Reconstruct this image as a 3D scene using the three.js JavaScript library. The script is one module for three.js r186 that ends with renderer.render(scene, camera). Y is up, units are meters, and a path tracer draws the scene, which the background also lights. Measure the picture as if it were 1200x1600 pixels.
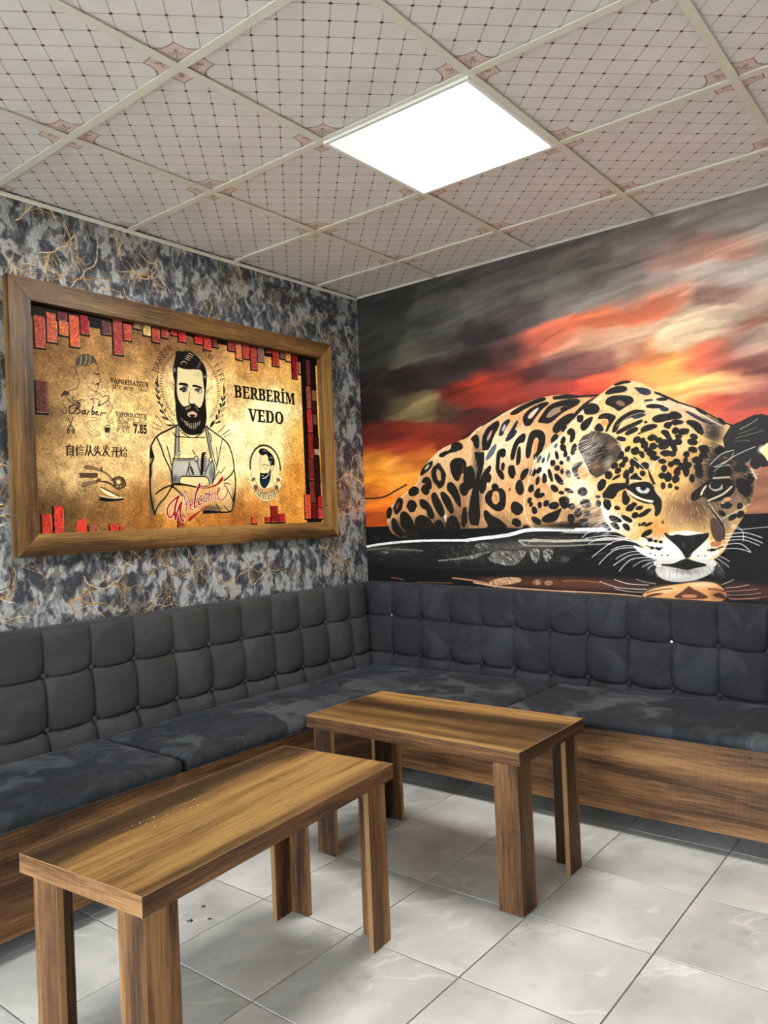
import * as THREE from 'three';
import { RoundedBoxGeometry } from 'three/addons/geometries/RoundedBoxGeometry.js';
import { mergeGeometries } from 'three/addons/utils/BufferGeometryUtils.js';
import { RectAreaLightUniformsLib } from 'three/addons/lights/RectAreaLightUniformsLib.js';

// ---------------------------------------------------------------- camera, sky, lights, exposure
const scene = new THREE.Scene();
const H = 2.58, ROOM_X = 3.574, ROOM_Z = 5.752;             // metres; x from the left wall, z from the mural wall
const camera = new THREE.PerspectiveCamera(67.04, 0.75, 0.05, 60);
camera.position.set(2.973, H - 1.3211, 3.548);
camera.rotation.order = 'YXZ';
camera.rotation.set(0.0087, 0.6735, -0.0419);
scene.add(camera);
const renderer = new THREE.WebGLRenderer({ antialias: true });
renderer.toneMapping = THREE.LinearToneMapping;
renderer.toneMappingExposure = 1.0;
renderer.shadowMap.enabled = true;
scene.background = new THREE.Color().setRGB(0.84, 0.925, 1.0);   // overcast daylight outside the shop front
scene.backgroundIntensity = 17.5;
RectAreaLightUniformsLib.init();
const PANEL_LIGHT = 56, PANEL_COLOR = new THREE.Color().setRGB(1.0, 0.985, 0.945);

const K = '#14110f', W = '#f4f1ec', RED = '#8c1118';   // ink colours of the prints
const MURAL = {
rear: [
["p","#cb9862",[165,1364,164,1282,199,1243,256,1206,335,1167,398,1128,416,1069,455,1029,508,986,568,946,632,931,703,912,751,891,807,856,900,821,1017,779,1104,757,1195,742,1282,742,1394,757,1526,816,1498,1425,1192,1418,947,1432,750,1451,396,1445,205,1427]],
["g","#e9c08c",[837,1047,240,19,-12,238],0.8],
["g","#f4dfb8",[878,1011,53,22,-83,170],0.9],
["g","#f6e6c4",[1032,968,145,-46,38,83],0.8],
["g","#dea268",[1037,1255,133,6,-7,143],0.7],
["g","#e8b47c",[743,924,80,8,-5,92],0.7],
["g","#f3d3a0",[537,988,90,-53,39,44],0.8],
["g","#d98a52",[355,1217,170,-69,62,97],0.55],
["g","#e9c795",[593,1016,84,7,-6,117],0.6],
["g","#0d0b0c",[397,1424,300,6,-5,97],0.9],
["g","#15100f",[794,1112,40,3,-11,228],0.75],
["g","#6b3a22",[691,1268,81,4,-9,174],0.5],
["g","#201410",[616,1382,171,4,-5,100],0.7],
["g","#1a1210",[1071,1432,302,6,-2,49],0.75],
["g","#3a2416",[918,1378,125,3,-3,67],0.45],
["l","#f2dcb8",5.6,[166,1345,190,1265,256,1209,343,1164,401,1128,419,1069,458,1029,512,986,571,947,632,933]],
["l","#f5e6cc",4.5,[758,897,806,865,900,827,1016,787,1104,765,1194,752]],
],
rearspots: [
["e",K,[181,1289,17,3,-9,33]],
["e",K,[250,1252,27,9,-22,43]],
["e","#7a4a2c",[246,1248,8,3,-11,22]],
["e",K,[346,1256,34,1,-2,33]],
["p",K,[400,1225,430,1220,466,1246,493,1289,502,1325,476,1336,451,1308,456,1281,413,1268]],
["e",K,[365,1174,33,-13,13,21]],
["p",K,[424,1129,436,1103,466,1096,487,1115,492,1158,477,1169,471,1138,442,1125]],
["e",K,[448,1167,28,2,-1,29]],
["p",K,[415,1081,439,1040,500,1009,506,1021,483,1055,422,1087]],
["e","#e8cfae",[465,1042,5,4,-15,13]],
["e",K,[542,1095,44,-2,7,64]],
["e","#c39464",[542,1092,16,-1,4,34]],
["p",K,[545,983,581,968,638,955,632,931,688,919,714,956,665,969,609,973,572,997]],
["e","#e0b292",[607,951,21,-5,4,11]],
["p",K,[628,1019,677,1005,724,1027,722,1073,686,1093,670,1139,637,1113,619,1053]],
["e",K,[741,1120,35,2,-3,66]],
["e","#3a261c",[701,1071,11,1,-1,23]],
["p",K,[677,1151,725,1142,736,1189,708,1219,678,1197]],
["p",K,[600,1140,629,1136,661,1179,679,1238,677,1279,651,1254,625,1206,592,1175]],
["p",K,[483,1199,513,1183,532,1219,559,1262,571,1310,548,1327,521,1296,495,1247]],
["p",K,[548,1190,570,1186,610,1223,635,1294,613,1311,587,1275,560,1232]],
["p",K,[496,1361,526,1338,554,1356,573,1398,550,1433,515,1415]],
["p",K,[364,1333,403,1307,454,1323,496,1367,514,1433,396,1442,369,1387]],
["p",K,[259,1298,291,1281,328,1307,356,1357,382,1436,276,1422,264,1360]],
["p",K,[195,1333,219,1315,263,1366,291,1422,229,1427,200,1383]],
["p",K,[575,1357,613,1317,647,1330,665,1377,669,1435,585,1440]],
["P",K,[777,985,840,990,837,1047,810,1125,795,1215,800,1329,784,1380,734,1373,723,1315,741,1230,768,1156,799,1078]],
["p",K,[808,1159,838,1155,843,1178,822,1211,800,1198]],
["e",K,[698,1332,17,2,-8,52]],
["p",K,[682,1447,718,1413,753,1402,785,1432,777,1449]],
["p",K,[845,883,932,836,940,859,896,911,873,976,840,979,829,933]],
["e","#b08a78",[874,897,7,4,-21,34]],
["p",K,[757,911,805,888,810,931,804,970,782,957,777,925]],
["P",K,[706,904,752,882,803,856,751,896,709,913]],
["P","#e8ddd0",[564,1321,586,1310,575,1357]],
["l","#c9b49a",2.8,[219,1315,248,1360,292,1404]],
["l","#b5653a",3.4,[166,1351,206,1408,245,1428]],
["l","#d0b090",2.8,[534,1196,566,1250,584,1316,575,1357]],
["p",K,[997,807,1067,774,1194,744,1217,758,1140,772,1078,792,1040,812]],
["p",K,[1079,830,1114,796,1193,771,1234,776,1186,800,1142,843,1123,874,1092,878,1081,858]],
["p","#cfb8a4",[1100,838,1126,809,1175,788,1162,808,1124,847]],
["p",K,[1159,867,1184,837,1222,793,1280,777,1365,775,1393,786,1381,803,1335,818,1289,833,1229,880,1188,870]],
["p","#94745e",[1201,850,1238,806,1308,801,1330,809,1278,832,1230,851]],
["e",K,[1307,817,17,-2,2,9]],
["P",K,[1247,748,1327,746,1394,762,1491,769,1496,779,1393,772,1337,771,1252,764]],
["p",K,[1242,908,1258,883,1299,856,1345,843,1367,853,1332,886,1291,908,1267,932,1244,924]],
["p",K,[1344,861,1420,797,1496,776,1496,786,1446,806,1390,845,1355,878]],
["p",K,[1228,965,1244,940,1267,937,1266,964,1236,982]],
["e",K,[1302,914,11,-11,10,10]],
["p",K,[1093,980,1115,911,1157,904,1192,919,1199,962,1176,1009,1150,1055,1126,1048,1146,1006,1166,965,1161,940,1137,940,1120,982,1109,1035,1090,1045,1086,1012]],
["e","#d98f4e",[1141,989,14,3,-8,37]],
["p",K,[994,1043,1010,983,1034,941,1078,913,1090,925,1076,962,1058,954,1032,979,1016,1044]],
["p",K,[1028,1062,1044,981,1056,982,1053,1053,1036,1076]],
["p",K,[917,997,944,983,969,985,967,1018,948,1028,936,1010,927,1054,925,1093,910,1081]],
["e",K,[949,1075,9,1,-3,19]],
["p","#1c2030",[965,945,985,914,1025,863,1045,838,1050,860,1024,896,1048,893,1022,929,983,947]],
["p","#1c2030",[931,909,950,855,983,831,1011,834,988,864,968,885,960,912,934,915]],
["e","#b6b4b8",[965,873,7,4,-10,17]],
["p",K,[827,972,845,877,912,839,941,834,910,884,883,915,867,959,840,982]],
["e","#b09080",[877,906,7,4,-16,27]],
["p","#54606e",[845,1025,873,982,913,946,919,964,898,1007,850,1042]],
["P",K,[827,850,914,811,979,786,998,782,920,818,840,851]],
["p",K,[877,1169,896,1161,918,1174,914,1193,934,1186,958,1212,956,1257,947,1296,908,1308,871,1287,833,1251,838,1217,862,1196,882,1197]],
["e","#cf9a66",[898,1237,24,1,-2,36]],
["l",K,2.2,[893,1220,906,1232,896,1243,908,1252]],
["p",K,[821,1307,838,1297,862,1326,887,1341,925,1356,967,1402,947,1429,883,1439,811,1435,826,1398,853,1382,828,1353]],
["p",K,[986,1286,999,1262,1030,1266,1060,1295,1046,1321,1021,1332,991,1314]],
["e",K,[1016,1370,25,11,-9,16]],
["p",K,[1019,1177,1036,1151,1054,1157,1062,1185,1064,1213,1044,1231,1021,1210]],
["p",K,[1048,1146,1056,1113,1082,1096,1100,1100,1086,1126,1060,1155]],
["e",K,[1001,1104,20,0,2,33]],
["p",K,[911,1053,928,1043,919,1087,944,1100,955,1134,942,1145,918,1115,907,1086]],
["p",K,[805,1147,835,1092,875,1061,878,1084,846,1121,844,1172,816,1205,803,1193]],
["e",K,[862,1131,11,3,-6,22]],
["p",K,[1049,1393,1074,1383,1088,1405,1060,1410]],
["p",K,[1101,1127,1118,1101,1120,1112,1110,1139]],
["e","#7a4020",[984,1197,8,0,0,9]],
],
shoulder: [
["p","#e4b67c",[1124,1086,1151,1036,1212,990,1272,959,1331,896,1390,840,1447,798,1491,772,1533,749,1570,729,1623,720,1660,729,1699,745,1740,773,1780,801,1859,849,1932,882,1992,919,2043,956,2083,978,2113,1000,2105,1191,2010,1371,1627,1448,1472,1419,1267,1409,1232,1360,1218,1291,1228,1211,1191,1182]],
["g","#f6e8cc",[1266,1070,80,42,-70,121],0.9],
["g","#f8eeda",[1170,1127,40,8,-27,132],0.9],
["g","#ecc386",[1465,993,136,13,-4,82],0.8],
["g","#f2d9a8",[1418,937,81,8,-3,67],0.7],
["g","#dd8a48",[1264,1117,51,4,-3,58],0.7],
["g","#c4803f",[1196,1316,98,4,-2,48],0.6],
["g","#5a3a26",[1394,1350,139,5,-3,57],0.9],
["g","#1c1412",[1364,1401,183,5,-1,31],0.8],
["g","#f4e6cc",[1372,1219,87,5,-3,62],0.8],
["g","#d9b08a",[1657,778,89,12,-1,30],0.6],
["g","#e9cfb4",[1778,852,95,12,-2,39],0.7],
["g","#c9a58a",[1894,905,92,46,-16,39],0.7],
["g","#2a2422",[2005,960,53,6,-2,56],0.8],
["l","#fbf4e4",5.0,[1150,1055,1199,1011,1265,969,1331,907,1395,851,1446,813,1501,787]],
["l","#f4e6cc",4.5,[1142,1041,1124,1091,1114,1123]],
["l","#f4e6cc",4.5,[1131,1081,1097,1154,1076,1208,1061,1273,1064,1322,1086,1378,1118,1406]],
],
shoulderspots: [
["e",K,[1448,834,39,-5,6,26]],
["e",K,[1388,874,14,7,-7,15]],
["p",K,[1390,903,1415,885,1454,871,1448,888,1425,922,1402,935,1392,924]],
["p",K,[1313,936,1336,913,1358,931,1356,962,1338,986,1330,980,1340,950]],
["e",K,[1294,972,10,3,-6,17]],
["e",K,[1292,1006,14,-3,5,16]],
["e",K,[1348,1021,11,4,-9,27]],
["e",K,[1303,1038,8,1,-2,17]],
["e",K,[1318,1066,8,1,-1,13]],
["e",K,[1257,1042,7,-1,3,19]],
["e",K,[1233,1079,12,1,-1,14]],
["e",K,[1256,1106,13,1,-1,12]],
["e",K,[1280,1081,8,1,0,8]],
["e","#405060",[1160,1053,8,4,-11,19]],
["e","#2b3440",[1182,1060,7,3,-6,14]],
["e","#506070",[1212,1047,6,2,-8,23]],
["e","#485868",[1254,994,7,4,-7,11]],
["e",K,[1107,1199,12,5,-8,17]],
["e",K,[1145,1163,8,2,-5,18]],
["e",K,[1184,1152,11,1,-1,24]],
["e",K,[1217,1138,8,-1,8,31]],
["e",K,[1156,1110,9,6,-10,13]],
["e",K,[1129,1119,7,3,-7,15]],
["p",K,[1240,1137,1252,1132,1284,1172,1284,1190,1261,1181,1245,1159]],
["p",K,[1217,1189,1238,1190,1260,1213,1242,1225,1222,1213]],
["p",K,[1124,1227,1143,1201,1158,1204,1147,1233,1171,1224,1183,1235,1152,1250,1126,1243]],
["e",K,[1095,1258,8,3,-6,13]],
["e",K,[1103,1280,7,3,-5,10]],
["e",K,[1152,1284,10,0,-1,13]],
["e",K,[1187,1278,11,6,-9,13]],
["e",K,[1230,1291,26,1,-1,17]],
["e",K,[1120,1311,13,-2,3,17]],
["p",K,[1100,1340,1136,1352,1159,1369,1146,1385,1111,1373]],
["p",K,[1159,1353,1196,1332,1249,1318,1272,1303,1254,1335,1241,1366,1194,1375,1164,1369]],
["p",K,[1258,1255,1298,1249,1314,1268,1301,1305,1278,1309,1262,1282]],
["e",K,[1318,1358,16,1,-1,21]],
["e",K,[1356,1333,17,1,-1,21]],
["e",K,[1324,1298,17,1,-1,13]],
["e",K,[1403,1337,14,1,-1,13]],
["e",K,[1387,1376,22,1,-1,16]],
["e",K,[1397,1288,25,10,-7,17]],
["e",K,[1383,1230,20,8,-7,17]],
["e",K,[1273,1229,14,1,0,6]],
["e",K,[1313,1221,21,8,-3,7]],
["p",K,[1336,1102,1384,1084,1389,1095,1360,1114,1362,1145,1374,1172,1353,1155,1337,1128]],
["e","#c98f4c",[1392,1142,24,-2,5,36]],
["e",K,[1314,1137,11,-1,3,18]],
["e",K,[1282,1124,8,1,-1,11]],
["g","#0d0b0b",[1308,1394,191,5,-1,21],0.9],
["p",K,[1561,735,1596,725,1623,724,1653,732,1614,732,1583,737]],
["p",K,[1519,768,1542,752,1578,744,1613,747,1630,762,1607,774,1568,771,1532,774]],
["p","#1d2436",[1658,757,1681,763,1711,767,1739,783,1739,802,1713,805,1688,793,1672,774]],
["p",K,[1524,801,1545,787,1593,789,1645,800,1657,823,1635,833,1608,846,1581,860,1565,841,1534,824,1521,818]],
["e","#7d5b46",[1592,825,22,11,-5,11]],
["p","#2a3040",[1700,824,1721,821,1750,826,1745,834,1708,833]],
["p",K,[1762,828,1787,825,1811,830,1807,838,1770,833]],
["P",K,[1752,789,1780,801,1859,849,1859,860,1800,825,1755,800]],
["p",K,[1711,853,1736,848,1778,857,1802,870,1761,867,1723,861]],
["p","#202838",[1771,875,1785,864,1814,872,1817,888,1792,890]],
["p",K,[1738,914,1759,902,1800,901,1857,903,1856,922,1799,928,1766,934,1745,926]],
["e",K,[1841,943,16,2,0,10]],
["p",K,[1479,887,1492,867,1528,865,1558,879,1567,889,1544,912,1519,952,1515,948,1535,907,1531,889,1504,884]],
["e","#c9904c",[1510,908,20,2,-1,15]],
["p",K,[1459,929,1481,905,1498,924,1506,947,1465,942]],
["p",K,[1548,951,1561,918,1589,891,1651,864,1702,873,1706,879,1667,892,1624,895,1588,912,1568,953,1550,956]],
["l","#d9c49c",2.4,[1569,932,1606,902,1650,885,1693,880]],
["l","#d9c49c",1.9,[1578,941,1618,912,1658,899]],
["p",K,[1563,961,1604,940,1665,921,1691,913,1691,924,1656,937,1612,953,1576,967]],
["p",K,[1607,972,1621,959,1656,945,1671,951,1664,963,1624,976]],
["p","#232c40",[1645,893,1684,887,1722,890,1683,906,1649,906]],
["e",K,[1708,927,6,1,0,3]],
["p",K,[1681,965,1694,949,1724,940,1753,943,1761,952,1731,962,1697,969]],
["p",K,[1665,978,1689,972,1714,977,1713,993,1692,997]],
["p","#2a2a3a",[1880,892,1911,904,1968,943,2005,967,1997,972,1948,949,1903,915]],
["p",K,[1932,886,1954,899,1984,921,1969,921,1943,902]],
["p",K,[2021,943,2040,951,2057,977,2035,966]],
["l","#e6d6c8",4.3,[1877,874,1931,902,1983,941,2035,978]],
["p",K,[1816,897,1844,894,1868,911,1869,926,1831,923]],
["e",K,[1807,916,52,6,0,9]],
["e",K,[1850,942,24,3,0,9]],
["p",K,[1886,946,1910,940,1944,956,1958,986,1961,1010,1938,1000,1913,965]],
["P",K,[1775,799,1854,848,1932,884,1992,922,2043,959,2083,979,2079,987,1992,928,1924,887,1850,854,1775,809]],
["g","#1d1a1b",[2003,1014,45,5,-2,47],0.9],
],
head: [
["p","#e2b56a",[1583,1019,1610,1000,1663,984,1710,968,1772,970,1893,991,2006,1042,2096,1109,2141,1164,2159,1195,2163,1231,2154,1288,2136,1330,2105,1385,2067,1440,2039,1495,2023,1530,1952,1582,1866,1588,1766,1574,1685,1516,1602,1460,1525,1420,1487,1367,1467,1296,1470,1240,1505,1159,1561,1107]],
["g","#e0b264",[1661,1199,109,7,-4,84],0.8],
["g","#b9803e",[1808,1085,116,31,-14,64],0.55],
["g","#d98e3e",[1573,1245,57,3,-2,38],0.5],
["g","#f7f0e6",[1479,1332,63,2,-3,74],1.0],
["g","#f7f2ea",[1539,1394,96,28,-19,58],1.0],
["g","#f8f4ee",[1769,1500,102,19,-11,49],1.0],
["g","#f8f4ee",[1708,1474,66,1,-2,38],0.9],
["g","#ece6de",[1928,1510,84,1,-2,44],1.0],
["g","#d6843a",[1731,1424,62,1,-3,58],0.8],
["g","#e8c8a0",[1750,1471,45,1,-1,17],0.6],
["g","#f0d8ae",[1830,1050,79,7,-2,49],0.6],
["g","#7b5336",[1850,1329,90,4,-3,69],0.95],
["g","#a27a58",[1836,1378,59,2,-2,53],0.8],
["g","#54392a",[1916,1348,57,-8,12,92],0.8],
["g","#d9853c",[1817,1168,52,4,-2,49],0.6],
["g","#1f1b1b",[1983,1231,90,5,-5,119],0.95],
["g","#2a2220",[2057,1165,68,48,-38,62],1.0],
["g","#1c1818",[2110,1220,68,4,-4,89],0.95],
["g","#231d1c",[2041,1109,54,26,-17,43],0.8],
["g","#8a6a58",[2088,1300,40,2,-2,51],0.9],
["g","#2a211f",[2136,1272,39,2,-3,62],0.9],
["g","#1f1918",[2155,1334,32,1,-3,62],0.8],
["g","#c9bcae",[2036,1388,39,-22,15,31],0.8],
["g","#6b4a3c",[2009,1419,37,-9,14,65],0.8],
["g","#8a5a3c",[1881,1254,51,3,-2,36],0.6],
["g","#4a382e",[2024,1333,96,4,-6,130],0.65],
["g","#6b4a34",[1963,1158,90,42,-30,73],0.5],
["g","#c88a58",[2033,1294,22,1,-1,20],0.6],
["g","#231d1b",[2044,1097,95,8,-4,90],1.0],
["g","#2a2220",[2119,1170,61,4,-3,78],1.0],
["g","#7a5a48",[2092,1199,22,1,-1,19],0.8],
["g","#64504a",[2145,1137,18,1,-1,27],0.7],
["g","#1c1817",[1997,1161,45,3,-3,63],0.9],
],
headspots: [
["e",K,[1589,992,21,5,-2,8]],
["p",K,[1646,1016,1649,995,1671,989,1681,1003,1665,1018]],
["e",K,[1687,1010,11,-8,5,7]],
["e",K,[1734,1002,20,-3,3,12]],
["e",K,[1764,1015,14,-1,1,10]],
["e",K,[1698,1030,14,-7,7,14]],
["e",K,[1738,1040,17,2,-1,12]],
["e",K,[1712,1056,17,-1,1,10]],
["e",K,[1730,1074,21,0,1,13]],
["e",K,[1744,1096,21,2,0,10]],
["p",K,[1772,978,1793,972,1809,982,1816,1008,1838,1043,1845,1076,1825,1066,1814,1036,1796,997]],
["e",K,[1808,949,16,-1,1,10]],
["e",K,[1839,981,12,1,-1,12]],
["e",K,[1788,1040,25,-7,5,17]],
["e",K,[1796,1078,24,2,-1,12]],
["e",K,[1825,1082,12,1,-1,12]],
["e",K,[1653,1056,15,-11,10,13]],
["e",K,[1617,1043,12,-10,6,7]],
["e",K,[1684,1075,9,-3,6,15]],
["e",K,[1585,1070,10,4,-8,17]],
["e",K,[1604,1091,10,-7,7,10]],
["e",K,[1644,1105,16,7,-7,17]],
["e",K,[1587,1116,12,1,0,9]],
["e",K,[1550,1117,14,-6,5,10]],
["e",K,[1692,1128,18,6,-4,12]],
["e",K,[1661,1123,7,1,-1,13]],
["e",K,[1776,1113,17,4,-2,9]],
["e",K,[1814,1129,12,1,-1,11]],
["e",K,[1839,1120,14,1,-1,12]],
["e",K,[1781,1145,10,1,-1,14]],
["e",K,[1630,1142,10,4,-6,14]],
["e",K,[1566,1140,12,-6,5,10]],
["e",K,[1807,953,14,2,-1,12]],
["e",K,[1876,987,24,0,1,13]],
["e",K,[1841,978,14,1,-1,11]],
["e",K,[1853,1007,14,1,0,8]],
["e",K,[1787,1034,22,-4,4,18]],
["e",K,[1794,1078,20,2,-1,12]],
["P",K,[1803,994,1819,1012,1845,1064,1836,1071,1814,1032]],
["e",K,[1848,1031,20,2,-1,12]],
["e",K,[1913,1038,21,6,-3,12]],
["e",K,[1912,1072,17,5,-2,11]],
["e",K,[1960,1074,22,8,-5,15]],
["e",K,[1920,1014,14,7,-4,9]],
["e",K,[1884,1090,12,1,-1,12]],
["e",K,[1929,1120,21,2,-1,14]],
["e",K,[1838,1119,14,1,-1,11]],
["e",K,[1957,1102,16,7,-4,11]],
["e",K,[1889,1139,14,1,-1,12]],
["e",K,[1878,1120,8,1,-1,16]],
["e",K,[1857,1142,12,1,-1,16]],
["e",K,[1880,1164,13,1,-1,24]],
["e",K,[1932,1150,17,1,-1,12]],
["e",K,[1935,1176,15,1,-1,24]],
["e",K,[1840,1166,14,1,-1,18]],
["e",K,[1904,1199,10,1,-1,16]],
["e",K,[2026,1088,19,2,-1,16]],
["e","#231e1d",[2108,1167,25,2,-1,19]],
["e","#231e1d",[2168,1154,23,2,-1,23]],
["p",K,[1982,1148,2005,1142,2057,1154,2067,1178,2062,1216,1972,1211]],
["e",K,[1519,1159,16,7,-7,16]],
["e",K,[1483,1202,15,10,-16,24]],
["p",K,[1536,1182,1550,1170,1577,1159,1572,1169,1545,1180]],
["p",K,[1512,1219,1526,1203,1562,1203,1605,1203,1613,1221,1587,1228,1560,1235,1545,1264,1527,1272,1505,1262,1487,1266,1488,1244,1502,1232]],
["p",K,[1586,1241,1599,1237,1603,1259,1619,1276,1605,1301,1588,1301,1582,1283]],
["e",K,[1554,1316,12,4,-2,7]],
["e",K,[1506,1297,17,-4,6,24]],
["e","#3a3436",[1462,1258,14,1,0,8]],
["e","#2a2628",[1463,1291,15,1,-1,16]],
["e",K,[1385,1230,21,1,-1,20]],
["e",K,[1399,1288,21,1,-1,20]],
["e",K,[1359,1330,13,0,-1,18]],
["e",K,[1617,1319,18,-7,5,13]],
["e",K,[1638,1354,14,-6,4,10]],
["e",K,[1676,1351,23,-10,3,7]],
["e",K,[1636,1303,11,0,0,8]],
["e",K,[1660,1321,15,-3,2,7]],
["e",K,[1694,1339,19,-10,4,7]],
["p",K,[1572,1355,1585,1352,1624,1374,1619,1387,1589,1375]],
["p",K,[1512,1353,1537,1354,1571,1373,1571,1383,1536,1380,1518,1371]],
["p",K,[1517,1388,1544,1385,1561,1411,1556,1419,1526,1401]],
["p",K,[1577,1394,1597,1393,1611,1412,1604,1427,1583,1411]],
["p",K,[1477,1383,1495,1388,1520,1418,1507,1422,1485,1400]],
["e","#3a3038",[1657,1399,7,0,0,8]],
["e",K,[1676,1395,9,-5,2,4]],
["e",K,[1699,1398,16,-7,2,4]],
["p",K,[1683,1431,1711,1421,1714,1436,1693,1448,1667,1456,1667,1447]],
["l",K,5.7,[1667,1447,1688,1464,1709,1472]],
["e",K,[1704,1470,10,2,-1,6]],
["e",K,[1729,1476,6,1,-1,4]],
["e",K,[1752,1480,7,1,-1,4]],
["l",K,4.3,[1674,1489,1695,1500,1715,1507,1744,1511,1781,1515]],
["e",K,[1711,1507,7,1,-1,4]],
["e",K,[1734,1510,6,1,-1,4]],
["e",K,[1755,1512,7,1,-1,5]],
["e",K,[1775,1515,7,0,0,3]],
["e","#2a2422",[1731,1539,5,0,0,3]],
["e","#2a2422",[1755,1541,5,0,0,3]],
["e","#2a2422",[1782,1541,5,0,0,3]],
["e","#2a2422",[1706,1534,4,0,0,3]],
["e",K,[1640,1110,13,1,-1,13]],
["e",K,[1630,1139,8,5,-7,11]],
["e",K,[1605,1161,12,3,-4,19]],
["p",K,[1619,1183,1642,1163,1655,1160,1658,1175,1683,1191,1649,1187]],
["e",K,[1610,1195,6,1,-4,17]],
["e",K,[1683,1162,9,8,-7,8]],
["e",K,[1695,1125,19,1,-1,12]],
["e",K,[1567,1142,13,-8,5,8]],
["e",K,[1550,1116,13,-8,6,9]],
["e",K,[1590,1113,13,-11,6,7]],
["P",K,[1707,1138,1726,1177,1741,1216,1728,1217,1713,1181]],
["e",K,[1783,1146,10,1,-1,13]],
["e",K,[1772,1178,14,1,-1,12]],
["e",K,[1798,1186,14,3,-4,20]],
["e",K,[1832,1197,13,6,-6,15]],
["e","#2a1d18",[1774,1224,12,1,-1,17]],
["e","#2a1d18",[1806,1226,11,1,-1,12]],
["e","#2a1d18",[1834,1238,11,1,0,9]],
["e","#6b3a20",[1766,1391,7,0,0,8]],
["l","#e6c9a8",10.4,[1623,1190,1666,1196,1700,1203]],
["p",K,[1607,1220,1631,1207,1674,1202,1708,1205,1728,1223,1745,1262,1761,1287,1763,1317,1751,1353,1730,1363,1738,1324,1725,1299,1704,1302,1662,1289,1629,1266,1612,1244]],
["p","#eed3b8",[1604,1233,1617,1236,1654,1268,1696,1284,1729,1288,1725,1302,1687,1292,1641,1273,1608,1247]],
["e","#b9bcb6",[1681,1234,31,6,-4,21]],
["e",K,[1684,1227,13,1,0,11]],
["p",K,[1639,1219,1666,1207,1708,1212,1719,1235,1695,1221,1661,1220]],
["e","#f4f4f0",[1664,1241,5,0,0,3]],
["p","#d8b090",[1730,1228,1744,1237,1764,1263,1773,1276,1755,1275,1739,1253]],
["p",K,[1916,1255,1935,1244,1967,1217,1994,1209,2055,1209,2079,1234,2078,1264,2059,1284,2028,1300,1990,1306,1968,1297,1961,1279,1930,1282,1914,1299,1894,1290,1903,1266]],
["e","#9a9d98",[2004,1242,29,2,-1,21]],
["e",K,[2003,1236,21,1,-1,13]],
["l","#d8c2a4",7.6,[2068,1245,2044,1270,2006,1288,1968,1301]],
["l","#b09a7c",9.5,[1995,1204,2025,1204,2059,1204]],
["p","#e2c2a0",[1965,1230,1951,1241,1937,1264,1934,1278,1944,1276,1950,1257,1964,1241]],
["p",K,[2088,1213,2120,1215,2144,1248,2147,1271,2131,1294,2110,1281,2089,1256]],
["e",K,[2097,1331,9,0,-1,12]],
["e",K,[2099,1366,12,-10,6,8]],
["e",K,[2042,1325,22,1,-1,12]],
["e","#c98f66",[2047,1299,17,-2,1,9]],
["e","#c98f66",[2028,1314,9,-1,1,5]],
["e",K,[2145,1217,11,1,-1,19]],
["e",K,[2066,1377,16,-9,4,8]],
["e",K,[2022,1359,13,8,-4,7]],
["e","#5a4438",[2024,1407,6,4,-3,5]],
["l","#1a1516",7.6,[1974,1326,1995,1366,2020,1403,2030,1439,2025,1470]],
["p","#4a362e",[1972,1381,1995,1374,2019,1419,2024,1466,2013,1486,1990,1481,1973,1441]],
["l","#e8ddd0",2.4,[1971,1314,1988,1350,2021,1387]],
["l","#e8ddd0",2.4,[2025,1383,2048,1368,2085,1354,2134,1325]],
["p","#b9714a",[1967,1485,1998,1478,2020,1490,2001,1505,1970,1505]],
["l",K,5.7,[1947,1521,1966,1519,1985,1519,2019,1504]],
["e",K,[1977,1519,11,0,0,5]],
["e","#4a4240",[1915,1544,4,0,0,3]],
["e","#4a4240",[1944,1545,4,0,0,3]],
["e","#4a4240",[1965,1547,4,0,0,3]],
["p","#e6ded2",[1788,1441,1828,1432,1880,1431,1923,1440,1954,1445,1918,1454,1875,1461,1827,1454,1799,1459]],
["p",K,[1771,1436,1795,1459,1828,1448,1867,1459,1907,1453,1954,1448,1964,1444,1957,1465,1924,1496,1896,1520,1879,1545,1863,1555,1852,1536,1837,1508,1802,1475,1779,1454]],
["p","#3a3c42",[1848,1483,1858,1481,1855,1504,1849,1508]],
["p","#3a3c42",[1850,1512,1855,1511,1853,1520]],
["p","#8c7c70",[1807,1544,1836,1536,1847,1549,1823,1561]],
["p","#f3eee6",[1762,1453,1802,1481,1837,1514,1854,1543,1859,1559,1822,1569,1766,1569,1691,1553,1642,1523,1617,1489,1660,1506,1710,1517,1743,1513,1768,1507,1762,1474]],
["p","#e6e0d6",[1962,1465,1924,1503,1892,1526,1877,1553,1902,1571,1948,1565,1995,1541,2019,1517,1981,1525,1950,1525,1959,1501]],
["l","#f3eee6",6.6,[1644,1476,1694,1498,1744,1501]],
["e",K,[1743,1512,7,0,0,4]],
["e","#2a2422",[1754,1541,5,0,0,3]],
["e","#2a2422",[1781,1541,5,0,0,3]],
["e","#2a2422",[1725,1540,4,0,0,3]],
["e","#2a2422",[1701,1532,4,0,0,3]],
["e","#4a4240",[1915,1544,4,0,0,3]],
["e","#4a4240",[1944,1545,4,0,0,3]],
["p","#d6d1c8",[1708,1562,1801,1558,1964,1558,1996,1569,1984,1599,1859,1605,1725,1605]],
["p","#bdb9b2",[1714,1597,1769,1589,1860,1600,1963,1588,1988,1594,1968,1622,1917,1647,1872,1659,1796,1664,1735,1645]],
["g","#e8e4dc",[1798,1627,68,-1,-1,23],0.8],
["g","#6a6662",[1867,1611,66,-1,-1,17],0.7],
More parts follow.
